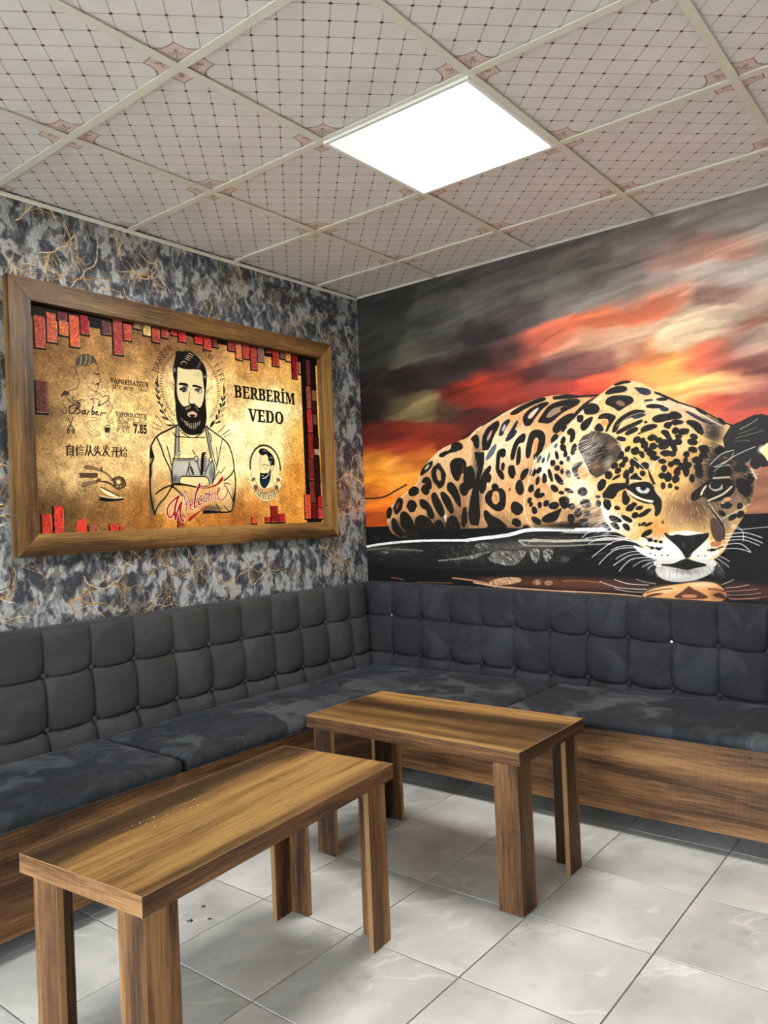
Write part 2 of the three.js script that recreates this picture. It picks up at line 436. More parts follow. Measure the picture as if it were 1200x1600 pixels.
["p",K,[1738,1583,1800,1586,1846,1564,1865,1558,1891,1570,1956,1585,1919,1591,1882,1600,1863,1605,1837,1599,1800,1591]],
],
ear: [
["P","#3d342c",[1371,1013,1377,984,1400,960,1435,949,1443,939,1483,948,1528,963,1562,989,1585,1021,1588,1058,1573,1093,1538,1120,1501,1150,1459,1169,1428,1145,1411,1113,1387,1072]],
["g","#120f0e",[1479,1035,41,4,-1,22],0.9],
["g","#120f0e",[1496,1072,31,3,-1,17],0.9],
["g","#8a7a68",[1459,981,42,19,-9,20],0.7],
["g","#7a4a2c",[1453,1112,32,2,-2,35],0.7],
["g","#b0a284",[1521,1104,25,11,-15,35],0.7],
["g","#6b4a36",[1547,1024,24,-11,18,35],0.6],
["l","#f4ead8",4.7,[1354,1033,1373,1026,1394,1072,1419,1136]],
["P","#262321",[2040,1034,2072,986,2090,976,2116,968,2146,955,2171,947,2199,947,2224,956,2254,987,2272,1041,2262,1116,2229,1167,2190,1171,2174,1139,2109,1150,2051,1114]],
["p","#f1ea92",[2184,1104,2197,1084,2219,1067,2240,1072,2249,1100,2240,1141,2215,1152,2206,1127]],
["g","#f8f8e0",[2193,1095,10,11,-12,14],0.9],
["l","#e8e4dc",1.9,[2111,1002,2152,987,2185,964]],
["l","#b8b0a8",1.4,[2091,1039,2150,1029,2204,1017]],
["l","#a8a098",1.4,[2087,1054,2124,1046,2149,1056]],
["l","#b8b0a8",1.4,[2103,1024,2136,1012,2180,1001]],
],
rock: [
["p","#0c0b0c",[-94,1369,1848,1418,1820,2061,-142,2237]],
["p","#1a1817",[-17,1492,186,1466,377,1456,707,1459,840,1447,947,1439,1051,1414,1151,1407,1341,1416,1332,1612,721,1627,-23,1593]],
["g","#5a5650",[1047,1488,318,-16,1,36],0.8],
["g","#3a3734",[183,1509,203,1,-2,31],0.8],
["p","#6e6a62",[835,1553,880,1510,974,1519,1066,1511,1060,1538,1001,1595,918,1590,845,1570]],
["p","#78746c",[1081,1511,1132,1502,1145,1534,1118,1587,1089,1561]],
["p","#86827a",[1156,1512,1205,1503,1218,1534,1182,1578,1159,1552]],
["p","#3c3936",[1251,1543,1302,1547,1301,1569,1259,1574]],
["p","#4a4642",[751,1475,839,1467,870,1491,772,1504]],
["p","#9a968c",[1028,1470,1069,1464,1113,1482,1037,1490]],
["p","#5e5a54",[680,1546,770,1532,858,1509,869,1516,769,1553,702,1565]],
["g","#0c0b0c",[972,1551,41,0,-2,37],0.6],
["l","#6a665e",8.3,[-18,1506,105,1493,197,1501,299,1504,411,1511]],
["p","#77736b",[97,1514,157,1511,169,1524,110,1525]],
["l","#8a867c",7.4,[517,1566,634,1563,725,1542]],
["l","#a09c90",9.2,[1109,1457,1206,1472,1338,1465]],
["l","#b8b4a6",12.9,[1028,1465,1148,1463,1244,1471,1429,1465,1603,1461]],
["l","#8a8678",7.4,[1047,1488,1195,1494,1337,1491,1517,1485]],
["l","#f4f2ee",13.8,[-45,1492,38,1477,186,1463,377,1454,558,1454,707,1457]],
["l","#f4f2ee",18.4,[707,1457,774,1449,840,1445,947,1436,1010,1424,1051,1412,1151,1406,1341,1415]],
["l","#f0eee8",18.4,[1341,1415,1476,1415,1605,1423]],
["g","#6a3a24",[1138,1677,370,5,-3,36],0.7],
["g","#7a4630",[893,1676,124,7,-3,23],0.8],
["l","#b07a58",9.2,[606,1662,719,1670,828,1687,870,1705]],
["l","#d9a880",7.4,[740,1684,849,1701,1036,1712,1326,1721]],
["p","#b98a68",[829,1678,915,1653,1019,1651,1038,1674,934,1694,849,1701]],
["p","#c9987a",[1089,1668,1139,1659,1147,1685,1097,1695]],
["p","#c9987a",[1153,1672,1197,1662,1210,1684,1166,1694]],
["l","#6a4430",7.4,[175,1666,240,1668,265,1678]],
["l","#6a4430",5.5,[365,1689,510,1690,604,1690]],
],
reflection: [
["g","#5a3226",[1438,1681,342,4,-3,37],0.9],
["g","#5a3226",[2159,1695,191,17,-5,36],0.8],
["g","#2a1d1c",[1950,1708,400,11,-3,30],0.5],
["p","#d89a5e",[1648,1736,1669,1710,1718,1693,1796,1675,1864,1665,1960,1655,2019,1683,2034,1739,1912,1762,1761,1760]],
["g","#f0c890",[1764,1698,91,-10,1,20],0.9],
["g","#f0d0a0",[1916,1671,79,-2,-1,17],0.8],
["g","#8a4a2c",[1993,1715,42,-1,-1,30],0.8],
["p","#5a3020",[1786,1735,1832,1710,1856,1689,1870,1677,1885,1692,1914,1703,1965,1732,1883,1738]],
["p","#c08058",[1832,1721,1862,1715,1906,1719,1898,1731,1839,1733]],
["p","#3a2018",[1668,1732,1701,1719,1732,1714,1763,1715,1724,1724,1684,1735]],
["l","#4a2a1c",4.5,[1677,1714,1733,1697,1795,1692]],
["l","#4a2a1c",5.4,[1951,1690,1987,1691,2022,1699]],
["p","#3a2018",[1964,1715,2001,1703,2025,1721,2027,1736,1985,1726]],
["l","#e6b080",5.4,[1259,1717,1393,1720,1571,1725,1652,1732]],
["l","#9a6040",4.5,[1261,1668,1352,1658,1456,1673]],
["l","#7a4630",4.5,[2041,1735,2124,1725,2191,1716]],
],
whiskers: [
["l",W,3.2,[1679,1493,1616,1466,1533,1470,1472,1508,1418,1549]],
["l",W,3.2,[1670,1509,1582,1500,1505,1525,1451,1584]],
["l",W,2.7,[1694,1518,1631,1494,1549,1497,1514,1517]],
["l",W,3.0,[1709,1540,1637,1530,1579,1550,1523,1589]],
["l",W,3.0,[1712,1551,1636,1550,1587,1570,1550,1616]],
["l",W,2.7,[1647,1485,1534,1452,1448,1461,1404,1483]],
["l",W,2.7,[1640,1474,1551,1444,1449,1446,1388,1458]],
["l",W,2.7,[1498,1401,1442,1409,1398,1429,1370,1456]],
["l",W,2.7,[1502,1411,1441,1426,1380,1433,1272,1426]],
["l",W,2.3,[1724,1562,1676,1562,1643,1574,1618,1594]],
["l",W,2.3,[1727,1569,1683,1577,1662,1597]],
["l",W,2.3,[1731,1577,1699,1589,1686,1607]],
["l",W,2.7,[1686,1526,1630,1518,1563,1538,1537,1558]],
["l",W,3.0,[2033,1452,2096,1442,2143,1452,2179,1468]],
["l",W,3.0,[2029,1466,2095,1457,2142,1471,2181,1491]],
["l",W,2.7,[2030,1480,2087,1471,2128,1481,2167,1501]],
["l",W,2.7,[2020,1497,2073,1488,2107,1496,2133,1529]],
["l",W,2.7,[2012,1515,2065,1510,2106,1518,2129,1529]],
["l",W,2.3,[1993,1541,2028,1554,2045,1569]],
["l",W,2.3,[1986,1550,2014,1565,2041,1593]],
["l",W,2.3,[1971,1554,1996,1573,2002,1591]],
["l",W,2.3,[2059,1417,2089,1433,2110,1430,2204,1423]],
["l",W,2.3,[2062,1410,2096,1422,2109,1455,2104,1481]],
["l",W,2.7,[1687,1678,1606,1678,1557,1667,1525,1655]],
["l",W,2.7,[1678,1698,1572,1699,1498,1684,1452,1666]],
["l",W,2.3,[1661,1712,1572,1715,1523,1696]],
["l","#e8c8a8",2.3,[1719,1672,1663,1665,1632,1653]],
["l","#e8c8a8",2.3,[2009,1670,2031,1662,2059,1646]],
["l","#e8c8a8",2.3,[2023,1684,2085,1679,2120,1667]],
["l","#d09a7a",2.3,[2029,1699,2112,1693,2153,1685]],
["l","#d09a7a",2.3,[2032,1714,2111,1715,2166,1702]],
["l","#d09a7a",2.3,[2035,1728,2097,1734,2158,1724]],
["l",W,2.4,[1982,1146,2014,1111,2052,1092,2084,1089]],
["l",W,2.4,[1997,1155,2043,1141,2096,1106,2169,1082]],
["l",W,1.9,[1996,1176,2035,1144,2069,1127,2083,1101]],
["l",W,1.9,[2001,1157,2035,1154,2063,1151]],
["l","#d8d4cc",1.9,[2139,1148,2149,1135]],
["l","#e8e4dc",1.9,[2144,1172,2165,1185]],
["l","#e8e4dc",1.9,[2150,1188,2175,1201]],
["l","#e8e4dc",1.9,[2153,1203,2172,1220]],
["l","#e8e4dc",3.3,[2147,1176,2164,1204,2170,1216]],
["l",W,2.4,[1570,1013,1607,1060,1657,1102,1694,1138,1702,1156]],
["l",W,1.9,[1692,1088,1716,1123,1731,1149]],
["l",W,2.4,[1733,1166,1732,1133,1750,1105,1779,1095]],
["l",W,1.9,[1726,1165,1730,1137,1735,1108]],
],
};
const POSTER = {
bricks: [
["b","#1a1512",[24,-4,329,48]],
["b","#a84a3a",[30,46,76,174]],
["b","#b4583e",[82,25,127,144]],
["b","#6a3038",[128,14,171,50]],
["b","#cf6a3e",[133,51,175,109]],
["b","#c85a3a",[180,18,224,148]],
["b","#8e2a2c",[228,10,269,90]],
["b","#1a1512",[270,-9,382,21]],
["b","#5c3a3c",[325,17,370,74]],
["b","#9a4038",[378,1,426,153]],
["b","#b04a36",[430,5,470,83]],
["b","#1a1512",[435,-47,795,4]],
["b","#8a6a40",[480,-4,527,24]],
["b","#c8a468",[531,0,571,46]],
["b","#a84434",[576,5,617,69]],
["b","#9a3c30",[625,-3,663,40]],
["b","#b03a2e",[678,-8,717,21]],
["b","#c02a28",[720,-9,761,44]],
["b","#5c342c",[26,307,75,434]],
["b","#1a1210",[800,-14,920,8]],
["b","#b02824",[812,-6,861,40]],
["b","#a8382c",[865,-3,911,61]],
["b","#7a342c",[918,-4,956,40]],
["b","#1a1210",[952,-15,1183,15]],
["b","#7c3a34",[1014,5,1061,44]],
["b","#c8744a",[1065,2,1108,82]],
["b","#a83c2e",[1111,-7,1150,68]],
["b","#181010",[1014,-70,1669,33]],
["b","#8a3a32",[1013,-1,1061,43]],
["b","#c4704a",[1064,2,1107,82]],
["b","#a83c2e",[1110,-6,1155,71]],
["b","#9c3a30",[1161,4,1206,120]],
["b","#7a5a58",[1210,-1,1254,73]],
["b","#6a2226",[1265,-3,1306,22]],
["b","#a03028",[1311,-6,1360,82]],
["b","#6a4a44",[1368,-3,1407,36]],
["b","#b88048",[1410,-4,1455,44]],
["b","#8a1420",[1455,5,1496,132]],
["b","#b06a44",[1505,43,1548,104]],
["b","#120c0c",[1527,-2,1638,910]],
["b","#5a2824",[1562,17,1595,157]],
["b","#8a4434",[1556,163,1592,285]],
["b","#a82824",[1554,289,1594,407]],
["b","#7a5238",[1602,181,1637,238]],
["b","#3a1418",[1598,243,1633,308]],
["b","#5a4438",[1602,315,1633,372]],
["b","#a82e26",[1558,362,1596,415]],
["b","#7a2018",[1555,421,1599,559]],
["b","#6a241c",[1551,563,1597,681]],
["b","#6e2a1e",[1552,687,1599,803]],
["b","#c8482e",[1510,761,1556,892]],
["b","#5a1414",[1564,809,1608,896]],
["b","#2c1010",[1599,439,1641,498]],
["b","#b08880",[1603,509,1640,541]],
["b","#2a1010",[1599,552,1642,627]],
["b","#2c1010",[1599,637,1643,691]],
["b","#2c1010",[1598,702,1641,766]],
["b","#a01c20",[1614,771,1650,830]],
["b","#b03a38",[1612,836,1649,896]],
["b","#b8452e",[1125,875,1159,907]],
["b","#a02a22",[1217,877,1257,904]],
["b","#7c2018",[1259,820,1308,906]],
["b","#a81e1c",[1312,862,1358,906]],
["b","#b83a2a",[31,836,74,921]],
["b","#c03828",[81,806,125,923]],
["P","#c83a2c",[179,872,220,852,224,920,177,919]],
["b","#94503e",[230,886,275,918]],
["b","#b83428",[329,886,373,921]],
["b","#b04a34",[376,897,403,920]],
["b","#8c3018",[677,853,710,913]],
],
ink: [
["p","#4a4034",[200,228,202,200,222,179,244,171,271,169,287,181,300,199,300,215,294,210,284,202,272,206,264,220,239,221,220,224]],
["l","#a89468",1.8,[227,184,229,201,220,220]],
["l","#a89468",1.8,[249,176,254,193,242,215]],
["l","#a89468",1.8,[266,174,273,190,258,214]],
["l","#2a2018",1.5,[200,228,201,245,210,266,215,288,208,314,189,326,162,337]],
["l","#2a2018",1.5,[300,214,303,235,307,247,312,280,305,286,303,299,296,307,297,317,292,324,281,324,265,315,254,309]],
["l","#2a2018",1.8,[276,247,290,245,307,252]],
["l","#2a2018",1.5,[284,252,301,253]],
["l","#2a2018",1.8,[277,286,282,296,299,295,305,286]],
["e","#3a2c20",[297,290,7,-1,0,4]],
["l","#6a5a40",1.5,[230,241,224,247,232,261,237,276,242,270]],
["l","#6a5a40",1.1,[245,285,247,300,265,318,298,330,320,340]],
["l","#6a5a40",1.1,[199,340,215,351,242,350,283,344]],
["l","#8a7850",0.7,[235,313,242,343]],
["l","#8a7850",0.7,[254,324,250,347]],
["p","#3a3028",[128,362,139,343,150,332,162,338,173,342,162,356,149,350,138,361]],
["l","#2a2018",1.8,[149,350,161,371,176,382,195,382,208,376]],
["l","#2a2018",1.5,[140,375,137,390,152,406,154,420,146,431,133,427,138,419]],
["l","#2a2018",1.8,[188,356,174,369,198,372,209,371,225,362,236,371]],
["l","#2a2018",1.8,[260,364,269,353,297,355,307,364,304,378,293,381,302,368]],
["l","#2a2018",1.8,[266,356,280,359,268,371,279,377]],
["l","#2a2018",2.2,[320,343,340,333,351,342,344,356,324,371,295,386]],
["l","#2a2018",1.5,[344,358,361,370,363,393,345,412,336,431,340,449,357,455,364,442,350,438]],
["l","#2a2018",1.5,[335,367,335,380,346,381,350,368]],
["l","#1a130c",3.3,[195,387,168,395,162,415,174,429,188,420,199,399,208,379]],
["l","#1a130c",3.3,[200,379,214,378,213,396,197,405,213,406,215,420,196,426]],
["l","#1a130c",3.3,[237,409,223,410,220,424,231,424,238,409,236,424]],
["l","#1a130c",2.9,[244,426,250,407,256,412]],
["l","#1a130c",3.3,[273,385,267,409,266,425,277,420,278,408,269,411]],
["l","#1a130c",2.9,[283,416,294,411,292,407,284,412,285,425,298,421]],
["l","#1a130c",2.9,[305,426,311,408,316,415,334,411]],
["l","#2a2018",2.2,[158,445,172,478,185,495]],
["l","#2a2018",2.2,[180,443,167,478,153,497]],
["l","#2a2018",2.6,[157,493,152,502,158,510,164,498,159,493]],
["l","#2a2018",2.6,[181,491,187,499,179,510,176,498,181,491]],
["l","#8a7040",1.5,[219,438,227,454,247,483,274,504,296,508]],
["l","#8a7040",1.5,[232,447,253,475,291,496,302,500,295,513,268,515,241,494,224,457]],
["l","#8a7040",1.1,[222,436,271,434,307,436,293,445,248,453]],
["p","#2a2420",[321,476,337,470,349,474,341,492,333,498,326,491]],
["p","#d8c890",[321,473,329,462,346,463,349,474,337,470]],
["P","#e8e0c8",[328,498,343,497,342,512,329,512]],
["l","#2a2018",1.5,[321,476,329,463,346,463,350,474,341,495,342,512,329,512,327,496,321,476]],
["t","slab",20.3,[358,279,549,278],"VAPORISATEUR"],
["t","mono",19.8,[366,303,481,302],"pâte verre,"],
["t","mono",19.8,[497,301,547,298],"relief"],
["t","slab",18.7,[378,422,532,419],"VAPORISATEUR"],
["t","mono",17.2,[384,438,479,437],"pâte verre,"],
["t","mono",17.2,[491,437,531,436],"relief"],
["t","mono",17.2,[384,453,449,451],"couleur,"],
["t","mono",17.2,[461,454,532,452],"monture"],
["t","mono",16.1,[384,470,452,469],"nickelée."],
["t","mono",18.2,[379,489,451,489],"Nº 0ᵐ15."],
["t","sans",39.0,[463,489,531,488],"7.85"],
["l","#17110b",5.1,[161,554,158,562]],
["l","#17110b",5.9,[150,561,149,598]],
["l","#17110b",3.5,[150,562,176,563]],
["l","#17110b",5.9,[176,561,174,597]],
["l","#17110b",3.1,[151,573,175,573]],
["l","#17110b",3.1,[150,584,174,584]],
["l","#17110b",3.5,[149,595,174,595]],
["l","#17110b",3.9,[195,555,188,574]],
["l","#17110b",6.2,[193,567,192,598]],
["l","#17110b",3.5,[210,554,212,559]],
["l","#17110b",3.1,[199,563,223,563]],
["l","#17110b",3.1,[201,570,220,571]],
["l","#17110b",3.1,[201,577,220,577]],
["P","#17110b",[200,585,203,584,203,596,199,596]],
["P","#17110b",[217,585,221,585,220,596,217,597]],
["l","#17110b",3.1,[201,585,219,585]],
["l","#17110b",3.1,[200,595,219,595]],
["l","#17110b",5.5,[239,555,238,574,228,596]],
["l","#17110b",3.5,[239,573,244,589]],
["l","#17110b",5.5,[254,555,252,575,242,596]],
["l","#17110b",5.9,[252,572,256,585,263,594]],
["l","#17110b",4.3,[274,558,280,564]],
["l","#17110b",4.3,[271,567,277,573]],
["l","#17110b",3.1,[269,579,300,579]],
["l","#17110b",5.9,[288,556,287,576,279,587,270,595]],
["l","#17110b",5.9,[289,581,299,593]],
["l","#17110b",3.9,[316,554,313,565]],
["l","#17110b",3.1,[313,565,342,566]],
["l","#17110b",5.5,[327,553,321,575,308,594]],
["l","#17110b",3.9,[331,555,337,560]],
["l","#17110b",3.5,[321,574,336,574,327,588,314,596]],
["l","#17110b",5.5,[321,576,330,588,342,596]],
["l","#17110b",3.1,[355,557,383,557]],
["l","#17110b",3.1,[350,574,386,574]],
["l","#17110b",4.7,[363,558,361,578,352,597]],
["l","#17110b",6.6,[376,557,374,596]],
["l","#17110b",4.7,[398,555,392,580,403,593]],
["l","#17110b",3.9,[405,566,399,582,388,595]],
["l","#17110b",3.1,[389,569,407,569]],
["l","#17110b",3.9,[417,553,409,569]],
["l","#17110b",3.1,[409,569,424,569]],
["l","#17110b",3.9,[421,561,426,571]],
["P","#17110b",[409,578,413,577,412,594,408,593]],
["P","#17110b",[421,578,425,578,424,595,420,595]],
["l","#17110b",3.1,[410,579,423,579]],
["l","#17110b",3.1,[410,592,422,592]],
["p","#5a4430",[221,645,227,636,248,637,271,644,294,649,297,662,270,658,235,653,224,652]],
["l","#8a7048",3.9,[236,644,265,650,288,656]],
["p","#3a2c20",[291,652,306,655,329,667,353,691,346,697,329,678,305,665,294,660]],
["l","#a08858",2.3,[309,659,332,673,353,694]],
["p","#5a4a34",[294,652,297,641,305,641,306,657]],
["p","#5a4430",[202,723,207,712,239,704,274,698,281,690,295,691,298,700,292,707,268,711,232,722,212,732]],
["l","#8a7048",3.1,[210,720,239,712,271,703]],
["p","#3a2c20",[292,702,316,699,340,708,361,722,354,727,333,714,310,707,292,707]],
["p","#6a5238",[346,700,353,689,384,680,402,688,417,713,404,727,375,737,360,730,358,719]],
["p","#d8bc80",[368,697,383,694,392,707,379,716,367,708]],
["l","#2a1c12",3.1,[346,700,353,689,384,680,402,688,417,713,404,727,375,737,360,730,358,722]],
["l","#2a1c12",3.1,[356,694,364,711,358,719]],
["l","#2a1c12",2.7,[396,688,405,705,395,716,382,727]],
["e","#b89a60",[370,724,4,0,0,3]],
["e","#b89a60",[388,724,4,0,0,3]],
["l","#4a3a26",8.6,[204,675,208,675]],
["l","#4a3a26",8.6,[211,675,215,675]],
["l","#4a3a26",8.6,[217,675,221,675]],
["l","#4a3a26",8.6,[223,675,227,675]],
["l","#4a3a26",8.6,[230,675,234,675]],
["l","#4a3a26",8.6,[236,674,240,675]],
["l","#4a3a26",7.8,[249,674,252,675]],
["l","#4a3a26",7.8,[255,674,259,675]],
["l","#4a3a26",7.8,[262,674,265,674]],
["l","#4a3a26",7.8,[268,674,272,674]],
["l","#4a3a26",7.8,[275,674,278,674]],
["l","#4a3a26",5.5,[204,686,208,686]],
["l","#4a3a26",5.5,[211,685,215,685]],
["l","#4a3a26",5.5,[218,685,222,685]],
["l","#4a3a26",5.5,[224,685,228,685]],
["l","#4a3a26",5.5,[231,685,235,685]],
["l","#4a3a26",5.5,[238,685,242,685]],
["l","#4a3a26",5.5,[245,685,249,685]],
["l","#4a3a26",5.5,[252,685,256,685]],
["l","#4a3a26",5.5,[259,685,263,685]],
["l","#4a3a26",5.5,[266,685,270,685]],
["l","#4a3a26",5.5,[273,684,278,684]],
["p","#e4d6a8",[294,727,308,734,368,760,399,775,368,771,337,767,308,752,293,738]],
["l","#2a1c12",2.7,[295,728,332,745,380,768]],
["p","#14100c",[279,768,286,764,313,772,355,779,405,773,409,782,367,786,324,790,288,784,280,777]],
["l","#e0d0a0",2.3,[286,764,313,770,355,775,399,773]],
["e","#e0d0a0",[284,773,3,0,0,2]],
["e","#e0d0a0",[405,778,2,0,0,2]],
["p","#d9c590",[580,493,702,435,704,492,851,488,857,429,962,486,1000,515,1025,595,1031,694,1025,753,1014,811,994,847,769,845,667,845,559,849,546,830,533,692,544,550,560,520]],
["g","#4a4438",[542,806,19,0,-3,65],0.8],
["g","#4a4438",[1015,776,15,0,-3,54],0.7],
["g","#4a4438",[543,635,12,0,-4,81],0.7],
["p","#a8a496",[661,594,782,589,884,587,904,626,896,687,867,714,693,715,659,699,654,649]],
["g","#4a4a4c",[669,690,30,0,-1,25],0.9],
["g","#5a5a58",[886,661,22,0,-2,48],0.8],
["g","#c8c0a0",[759,629,63,-2,-1,26],0.5],
["p","#8e8b80",[689,442,706,437,697,589,674,590]],
["p","#8e8b80",[854,431,867,434,895,582,873,583]],
["p","#d6c48e",[695,677,711,673,869,672,867,709,775,721,694,707]],
["g","#3a362e",[877,827,67,1,-1,17],0.8],
["g","#3a362e",[793,787,58,-8,2,13],0.6],
["l",K,5.0,[702,435,650,461,580,493,560,524,544,550,553,570,564,590,546,619,537,668,535,753,546,830,557,849]],
["p",K,[542,554,552,543,558,569,564,586,547,602,538,591]],
["p",K,[538,611,545,635,549,668,538,692,535,660]],
["p",K,[536,733,547,806,559,847,550,847,538,798]],
["l",K,4.4,[580,499,602,543,619,596,647,641,657,690,653,720]],
["l",K,3.3,[632,537,645,574,653,624]],
["l",K,4.4,[856,431,907,458,962,486,997,515,1020,573,1025,640,1031,694,1025,753,1007,820,994,847,932,846,822,848]],
["l",K,2.8,[956,491,936,554,921,616]],
["l",K,2.2,[920,532,923,590,914,643]],
["p",K,[1028,730,1028,758,1014,807,1003,793]],
["l",K,3.9,[689,442,681,501,674,590,664,598,654,649,656,707]],
["l",K,2.8,[705,439,701,500,698,589]],
["l",K,3.3,[853,435,866,504,885,578,904,626,902,661,884,705]],
["l",K,2.8,[867,430,883,504,898,577,915,625]],
["l",K,3.3,[672,475,683,501,704,490]],
["l",K,2.8,[879,464,893,468,888,503]],
["l",K,2.8,[706,458,725,478,758,489]],
["l",K,2.8,[853,448,830,472,797,489]],
["l",K,2.8,[704,490,766,495,851,486]],
["l",K,3.3,[664,594,719,594,782,590]],
["l",K,1.7,[671,602,729,601,776,597]],
["l",K,3.3,[693,713,695,682,711,673,788,675,869,671,867,709]],
["p",K,[656,707,694,705,734,711,776,719,807,723,872,714,884,707,828,731,786,729,724,717,658,718]],
["l",K,4.4,[563,757,599,728,648,718]],
["l",K,4.4,[555,847,571,806,621,770,648,728]],
["l",K,4.4,[653,720,682,740,711,766]],
["p",K,[643,716,664,707,663,728,647,732]],
["l",K,3.3,[901,806,917,819,926,846]],
["l",K,2.8,[950,815,989,847]],
["l",K,3.9,[1020,640,1004,668,957,691]],
["l",K,2.2,[956,704,996,708]],
["l",K,3.3,[978,731,993,766,1009,789]],
["p",K,[818,831,921,841,989,847,822,850]],
["p",K,[825,571,831,558,856,555,858,561,842,566,834,662,826,671,815,662]],
["l",K,2.2,[841,569,857,569]],
["l",K,2.2,[841,577,856,578]],
["l",K,2.2,[841,586,856,587]],
["l",K,2.2,[840,595,854,596]],
["l",K,2.2,[839,603,853,604]],
["l",K,2.2,[838,612,851,613]],
["l",K,2.2,[838,621,850,622]],
["l",K,2.2,[837,629,849,630]],
["l",K,2.2,[836,638,848,639]],
["l",K,2.2,[835,647,846,648]],
["l","#3a3a3a",3.3,[782,590,793,573,809,585,802,602,787,603,782,590]],
["l","#3a3a3a",3.9,[800,605,811,637,818,667]],
["l","#3a3a3a",3.3,[776,550,788,569]],
["l","#3a3a3a",3.3,[870,596,873,580,890,582,889,604,875,611,870,596]],
["l","#3a3a3a",3.9,[869,613,849,644,842,668]],
["p","#2a2a2a",[754,630,765,621,783,667,770,670]],
["l","#2a2a2a",2.8,[755,608,751,630,734,668]],
["l","#2a2a2a",2.8,[754,630,742,655,757,668]],
["l","#2a2a2a",2.8,[752,608,759,621]],
["p","#d8c490",[884,705,913,661,931,647,947,660,929,687,900,714]],
["l","#2a2420",2.8,[884,707,907,669,925,651]],
["l","#2a2420",2.2,[926,643,936,660,954,642,942,656,966,624]],
["e","#e0d0a0",[703,566,6,0,0,7]],
["l","#3a3020",2.2,[701,557,710,565,703,575]],
],
ring: [
["l","#6a5234",1.7,[639,168,665,156]],
],
leaves: [
["l",K,3.3,[598,218,591,260,594,309,615,373,638,413,686,439]],
["p",K,[593,227,602,243,598,264,590,244]],
["p",K,[585,240,596,260,595,276,582,257]],
["p",K,[604,251,603,275,593,268]],
["p",K,[581,270,597,288,597,301,583,286]],
["p",K,[607,279,604,304,594,297]],
["p",K,[582,298,600,321,600,333,586,318]],
["p",K,[611,308,607,333,599,321]],
["p",K,[590,330,609,349,611,361,594,350]],
["p","#e2d29c",[595,342,611,361,610,370,596,359]],
["p",K,[621,340,621,365,609,353]],
["p",K,[598,367,620,381,626,393,605,387]],
["p","#e2d29c",[600,381,624,396,628,401,607,397]],
["p",K,[635,359,634,388,622,377]],
["p",K,[640,371,663,399,682,427,653,408]],
["p","#e2d29c",[642,375,654,387,677,419,658,407]],
["p",K,[609,401,638,409,652,420,618,415]],
["p","#e2d29c",[625,427,647,423,671,434,637,436]],
["p",K,[627,439,656,439,697,434,656,449]],
["l",K,3.3,[978,218,978,271,958,336,927,391,881,439]],
["p",K,[978,218,988,243,981,271,973,245]],
["p",K,[987,261,975,285,971,303,989,284]],
["p",K,[958,273,972,290,968,308,957,291]],
["p",K,[986,293,967,317,961,331,984,320]],
["p",K,[951,305,963,326,958,340,947,328]],
["p",K,[981,325,957,349,951,363,977,347]],
["p","#e2d29c",[978,332,960,351,956,360,974,345]],
["p",K,[941,337,951,358,945,372,937,360]],
["p",K,[971,361,939,382,932,395,967,379]],
["p","#e2d29c",[965,366,944,383,939,393,961,380]],
["p",K,[926,365,936,386,927,400,919,383]],
["p",K,[955,394,921,410,909,419,949,410]],
["p","#e2d29c",[887,412,908,391,915,401,892,425]],
["p",K,[899,402,921,405,897,433,878,439]],
["p","#e2d29c",[891,440,930,435,930,444,896,449]],
["l",K,3.3,[564,433,583,446,606,453]],
["l",K,3.3,[585,401,598,420,614,440]],
["l",K,2.8,[558,456,577,465,606,465]],
["l",K,3.3,[976,419,953,443,935,457]],
["l",K,3.9,[1004,440,974,459,957,469]],
["l",K,2.8,[1015,457,985,472,968,478]],
["l","#3a2c20",2.8,[577,403,582,413]],
["p","#d6c494",[706,168,763,172,845,161,856,206,859,276,850,328,829,356,738,364,708,327,699,250]],
["p",K,[702,99,715,90,729,92,757,87,783,82,806,89,831,104,860,130,875,158,878,182,875,231,867,256,863,313,868,380,862,421,844,454,816,477,745,482,708,452,689,407,689,329,685,278,692,246,682,210,681,179,690,152,697,128]],
["p","#d6c494",[708,170,716,166,741,172,769,171,812,164,845,164,852,185,855,233,860,257,855,295,847,320,833,345,823,349,807,334,791,330,771,335,748,347,732,349,711,327,700,297,700,255,706,213]],
["g","#b8aa80",[824,188,27,-3,-1,16],0.6],
["l","#c8b088",3.1,[776,93,792,96,802,100]],
["l","#c8b088",3.1,[766,103,782,106,795,109]],
["l","#c8b088",3.1,[759,111,775,115,785,119]],
["l","#c8b088",3.1,[753,120,765,124,778,127]],
["l","#c8b088",3.4,[729,150,739,135,755,136,761,143]],
["l","#a89878",2.4,[841,119,850,123]],
["l","#a89878",2.4,[833,131,845,135]],
["l","#a89878",2.4,[826,142,839,146]],
["l","#a89878",2.4,[819,154,832,156]],
["g","#a8a090",[691,183,9,-1,-1,12],0.8],
["g","#a8a090",[865,194,14,-2,0,8],0.8],
["p",K,[709,249,715,239,744,236,766,240,765,253,743,249,721,250]],
["g","#3a3444",[749,255,19,-2,0,8],0.8],
["p",K,[711,270,727,259,752,257,761,270,751,279,735,282,720,277]],
["p","#e8dcc0",[720,271,726,273,732,281,723,278]],
["e","#3a3a40",[738,269,8,-1,0,6]],
["p","#e8dcc0",[745,271,755,270,750,277]],
["p",K,[788,251,790,240,815,239,841,244,852,255,837,254,808,249]],
["p",K,[797,266,811,254,834,254,848,266,836,278,813,278]],
["p","#e8e4d4",[802,273,814,262,837,262,842,268,830,276,813,277]],
["e","#2a3038",[822,267,9,-1,0,7]],
["e","#c8d0d0",[823,265,3,0,0,2]],
["l",K,3.1,[772,276,769,303,762,325,771,329]],
["p",K,[762,322,771,329,784,332,797,327,794,322,801,332,784,336,768,335]],
